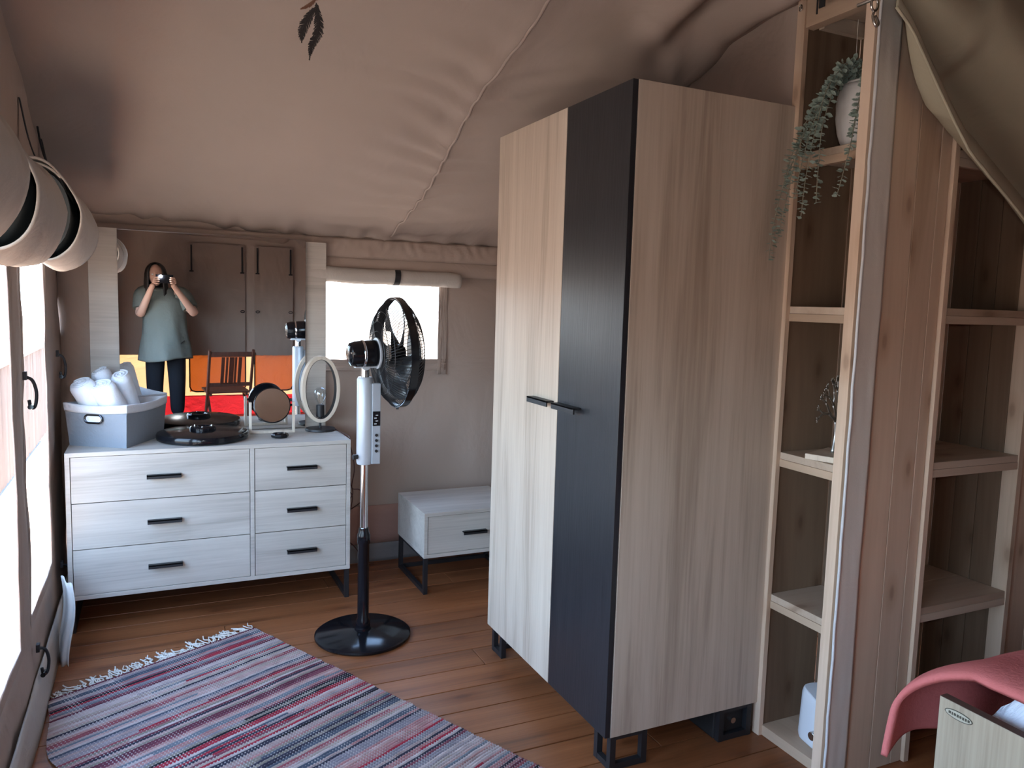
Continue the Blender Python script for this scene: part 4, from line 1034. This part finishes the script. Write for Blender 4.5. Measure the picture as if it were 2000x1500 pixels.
pr = thing('person', 'dark-haired person in grey-green shirt and black trousers holding a phone, seen in the mirror', 'person', (0, 0, 0))
bxo, byo = .02, -.36; pr.scale = (1, 1, ZS); pr.location.x = .05
body_V = [(bxo, byo, .90), (bxo, byo, 1.05), (bxo, byo-.01, 1.20), (bxo-.02, byo, 1.35), (bxo-.04, byo+.01, 1.43),
          (bxo-.18, byo+.01, 1.34), (bxo-.22, byo+.10, 1.14), (-.10, byo+.27, 1.34/ZS), (-.075, byo+.31, 1.40/ZS),
          (bxo+.15, byo+.01, 1.34), (bxo+.27, byo+.10, 1.16), (.12, byo+.27, 1.35/ZS), (.085, byo+.31, 1.40/ZS),
          (bxo-.09, byo, .84), (bxo-.10, byo+.01, .48), (bxo-.10, byo-.01, .09), (bxo-.11, byo+.11, .035),
          (bxo+.09, byo, .84), (bxo+.10, byo+.01, .48), (bxo+.10, byo-.01, .09), (bxo+.11, byo+.11, .035)]
body_E = [(0, 1), (1, 2), (2, 3), (3, 4), (3, 5), (5, 6), (6, 7), (7, 8), (3, 9), (9, 10), (10, 11), (11, 12), (0, 13), (13, 14), (14, 15), (15, 16), (0, 17), (17, 18), (18, 19), (19, 20)]
body_R = [(.12, .09), (.12, .09), (.12, .09), (.11, .08), .05, .065, .045, .028, .024, .065, .045, .028, .024, .095, .062, .042, .035, .095, .062, .042, .035]
skin_mesh('body', body_V, body_E, body_R, SKIN, pr)
# head
b = B(); HCn = Vector((-.055, byo+.03, 1.545))
def hf(u, v):
    q = u*2*pi; ph = (v-.5)*pi; c_ = math.cos(ph); z = math.sin(ph)
    x = .072*c_*math.cos(q); y = .088*c_*math.sin(q); zz = .108*z
    if z < 0: x *= 1+.25*z; y *= 1+.12*z
    if y > 0: 
        y += .014*math.exp(-((q-pi/2)/.16)**2-((z+.08)/.16)**2)          # nose
        y -= .008*(math.exp(-((q-pi/2-.42)/.17)**2)+math.exp(-((q-pi/2+.42)/.17)**2))*math.exp(-((z-.08)/.14)**2)
    return HCn+Vector((x, y, zz))
surf(b, hf, 40, 26, closed_u=True); hd = obj('head', b, SKIN, pr, smooth=True)
for sx in (-1, 1):
    b = B(); lathe(b, [(0, .010), (.008, .006), (.010, 0), (.008, -.006), (0, -.010)], HCn+Vector((sx*.028, .079, .008)), (0, 1, 0), 12); obj('eye', b, mat('eye_white', (.7, .7, .7), .3), hd, smooth=True)
    b = B(); lathe(b, [(0, .006), (.018, .004), (.024, 0), (.018, -.006), (0, -.006)], HCn+Vector((sx*.073, .0, -.005)), (sx, .3, 0), 14); obj('ear', b, SKIN, hd, smooth=True)
b = B(); tube(b, [HCn+Vector((-.024, .076, -.052)), HCn+Vector((0, .082, -.050)), HCn+Vector((.024, .076, -.052))], [.002, .005, .002], 8); obj('mouth', b, mat('lips', (.45, .16, .14), .5), hd, smooth=True)
# hair: cap plus long falls
b = B()
def hr(u, v):
    q = pi*.5+.74+u*(2*pi-1.48)
    if v < .45:
        ph = pi/2*(1-v/.45); c_ = math.cos(ph); return HCn+Vector((.092*c_*math.cos(q), -.010+.106*c_*math.sin(q), .012+.112*math.sin(ph)))
    t_ = (v-.45)/.55; r = 1+.22*t_
    return HCn+Vector((.092*r*math.cos(q), -.010+.106*r*math.sin(q)-.01*t_, .012-.30*t_+.004*math.sin(q*30)))+Vector((.004*math.sin(q*22), 0, 0))
surf(b, hr, 60, 22); obj('hair', b, HAIR, pr, smooth=True, solid=.012)
# shirt
def torso(v):   # v 0 hem .. 1 neck -> centre, rx, ry
    z = .70+.72*v; rx = [.235, .225, .205, .195, .190, .175, .075][min(6, int(v*6))]
    t_ = v*6-int(v*6); nx = [.235, .225, .205, .195, .190, .175, .075][min(6, int(v*6)+1)]; rx = rx+(nx-rx)*t_
    return Vector((bxo-.01*v, byo, z)), rx, rx*(.84-.2*v)+.01
b = B()
def sf(u, v):
    c_, rx, ry = torso(v); q = u*2*pi; k = 1+(.05*math.sin(q*5+v*3)+.03*math.sin(q*9-v*5))*(1-v)
    return c_+Vector((rx*k*math.cos(q), ry*k*math.sin(q), .02*math.sin(q*2)*(1-v)))
surf(b, sf, 56, 36, closed_u=True); sh = obj('shirt', b, SHIRT, pr, smooth=True, solid=.004)
for s_, A_, C_ in ((-1, Vector(body_V[5]), Vector(body_V[6])), (1, Vector(body_V[9]), Vector(body_V[10]))):
    b = B(); A0 = A_+Vector((-.06*s_, 0, .02)); E0 = A_.lerp(C_, .66); n = 10
    path = bez([A0, A_+Vector((.01*s_, 0, .005)), E0], 6); rad_ = [.085-.010*k/len(path) for k in range(len(path))]
    tube(b, path, rad_, 20); obj('sleeve', b, SHIRT, sh, smooth='auto')
b = B(); tube(b, [(bxo-.04+.062*math.cos(q), byo+.005+.058*math.sin(q), 1.405+.012*math.sin(q)*-1) for q in [k*pi/12 for k in range(24)]], .010, 6, closed=True); obj('collar', b, SHIRT, sh, smooth=True)
# trousers
tv = [(bxo, byo, .92), (bxo-.09, byo, .82), (bxo-.10, byo+.01, .48), (bxo-.10, byo-.01, .10), (bxo+.09, byo, .82), (bxo+.10, byo+.01, .48), (bxo+.10, byo-.01, .10)]
skin_mesh('trousers', tv, [(0, 1), (1, 2), (2, 3), (0, 4), (4, 5), (5, 6)], [(.150, .11), .105, .085, .066, .105, .085, .066], PANTS, pr)
for sx in (-.105, .105):
    b = B()
    def shf(u, v):
        q = u*2*pi; return Vector((bxo+sx+.046*math.cos(q)*(1-.3*v), byo+.05+.13*math.sin(q)*(1-.35*v)-.03*v, .002+.085*v))
    g = surf(b, shf, 24, 6, closed_u=True); b.faces.new([r[0] for r in g]); b.faces.new([r[-1] for r in g]); obj('shoe', b, BLACKM, pr, smooth='auto', bevel=.004)
# hands closing on the phone
def hand(side, wrist, palm_c):
    s = side; w_ = Vector(wrist); pc = Vector(palm_c)
    V = [w_, pc]; Ed = [(0, 1)]; Rr = [.022, (.028, .016)]
    for k in range(4):
        f0 = pc+Vector((-.005*s, .004, .026-.017*k)); l = (.9, 1.0, .95, .78)[k]
        p1 = pc+Vector((-.012*s, .020, .028-.018*k)); p2 = p1+Vector((-.022*s*l, .012, 0)); p3 = p2+Vector((-.018*s*l, -.008, .0))
        i0 = len(V); V += [p1, p2, p3]; Ed += [(1, i0), (i0, i0+1), (i0+1, i0+2)]; Rr += [.0085, .008, .0068]
    i0 = len(V); V += [pc+Vector((-.010*s, -.012, .0)), pc+Vector((-.034*s, -.020, .012)), pc+Vector((-.050*s, -.014, .018))]; Ed += [(1, i0), (i0, i0+1), (i0+1, i0+2)]; Rr += [.011, .0095, .0078]
    return skin_mesh('hand', V, Ed, Rr, SKIN, pr, sub=1, root=0)
ph_c = Vector((.020, -.035, 1.440))
hand(-1, (-.080, -.068, 1.395/ZS), (-.072, -.054, 1.43/ZS)); hand(1, (.112, -.068, 1.395/ZS), (.112, -.054, 1.43/ZS))
b = B(); tube(b, [(-.088+.027*math.cos(q), -.085+.027*math.sin(q)*.8, 1.382/ZS+.01*math.sin(q)) for q in [k*pi/8 for k in range(16)]], .004, 6, closed=True); obj('bracelet', b, BLACKS, pr, smooth=True)
# phone (lens beside the camera position, flash lit)
phn = thing('phone', 'black phone with its flash lit, held by the person in the mirror', 'phone', (.070, -.030, 1.446))
boxo('phone_body', (-.075, -.006, -.040), (.075, .002, .040), BLACKP, phn, bevel=.003)
b = B(); cyl(b, (-.066, .002, -.026), (-.066, .006, -.026), .006, seg=20); obj('lens', b, mat('lens_glass', (.01, .01, .02), .05), phn, smooth='auto')
b = B(); cyl(b, (-.032, .002, .022), (-.032, .0045, .022), .012, seg=20); fl_ = obj('flash', b, mat('flash_led', (1, 1, 1), .5, emit=(.92, .97, 1), estr=4200), phn)
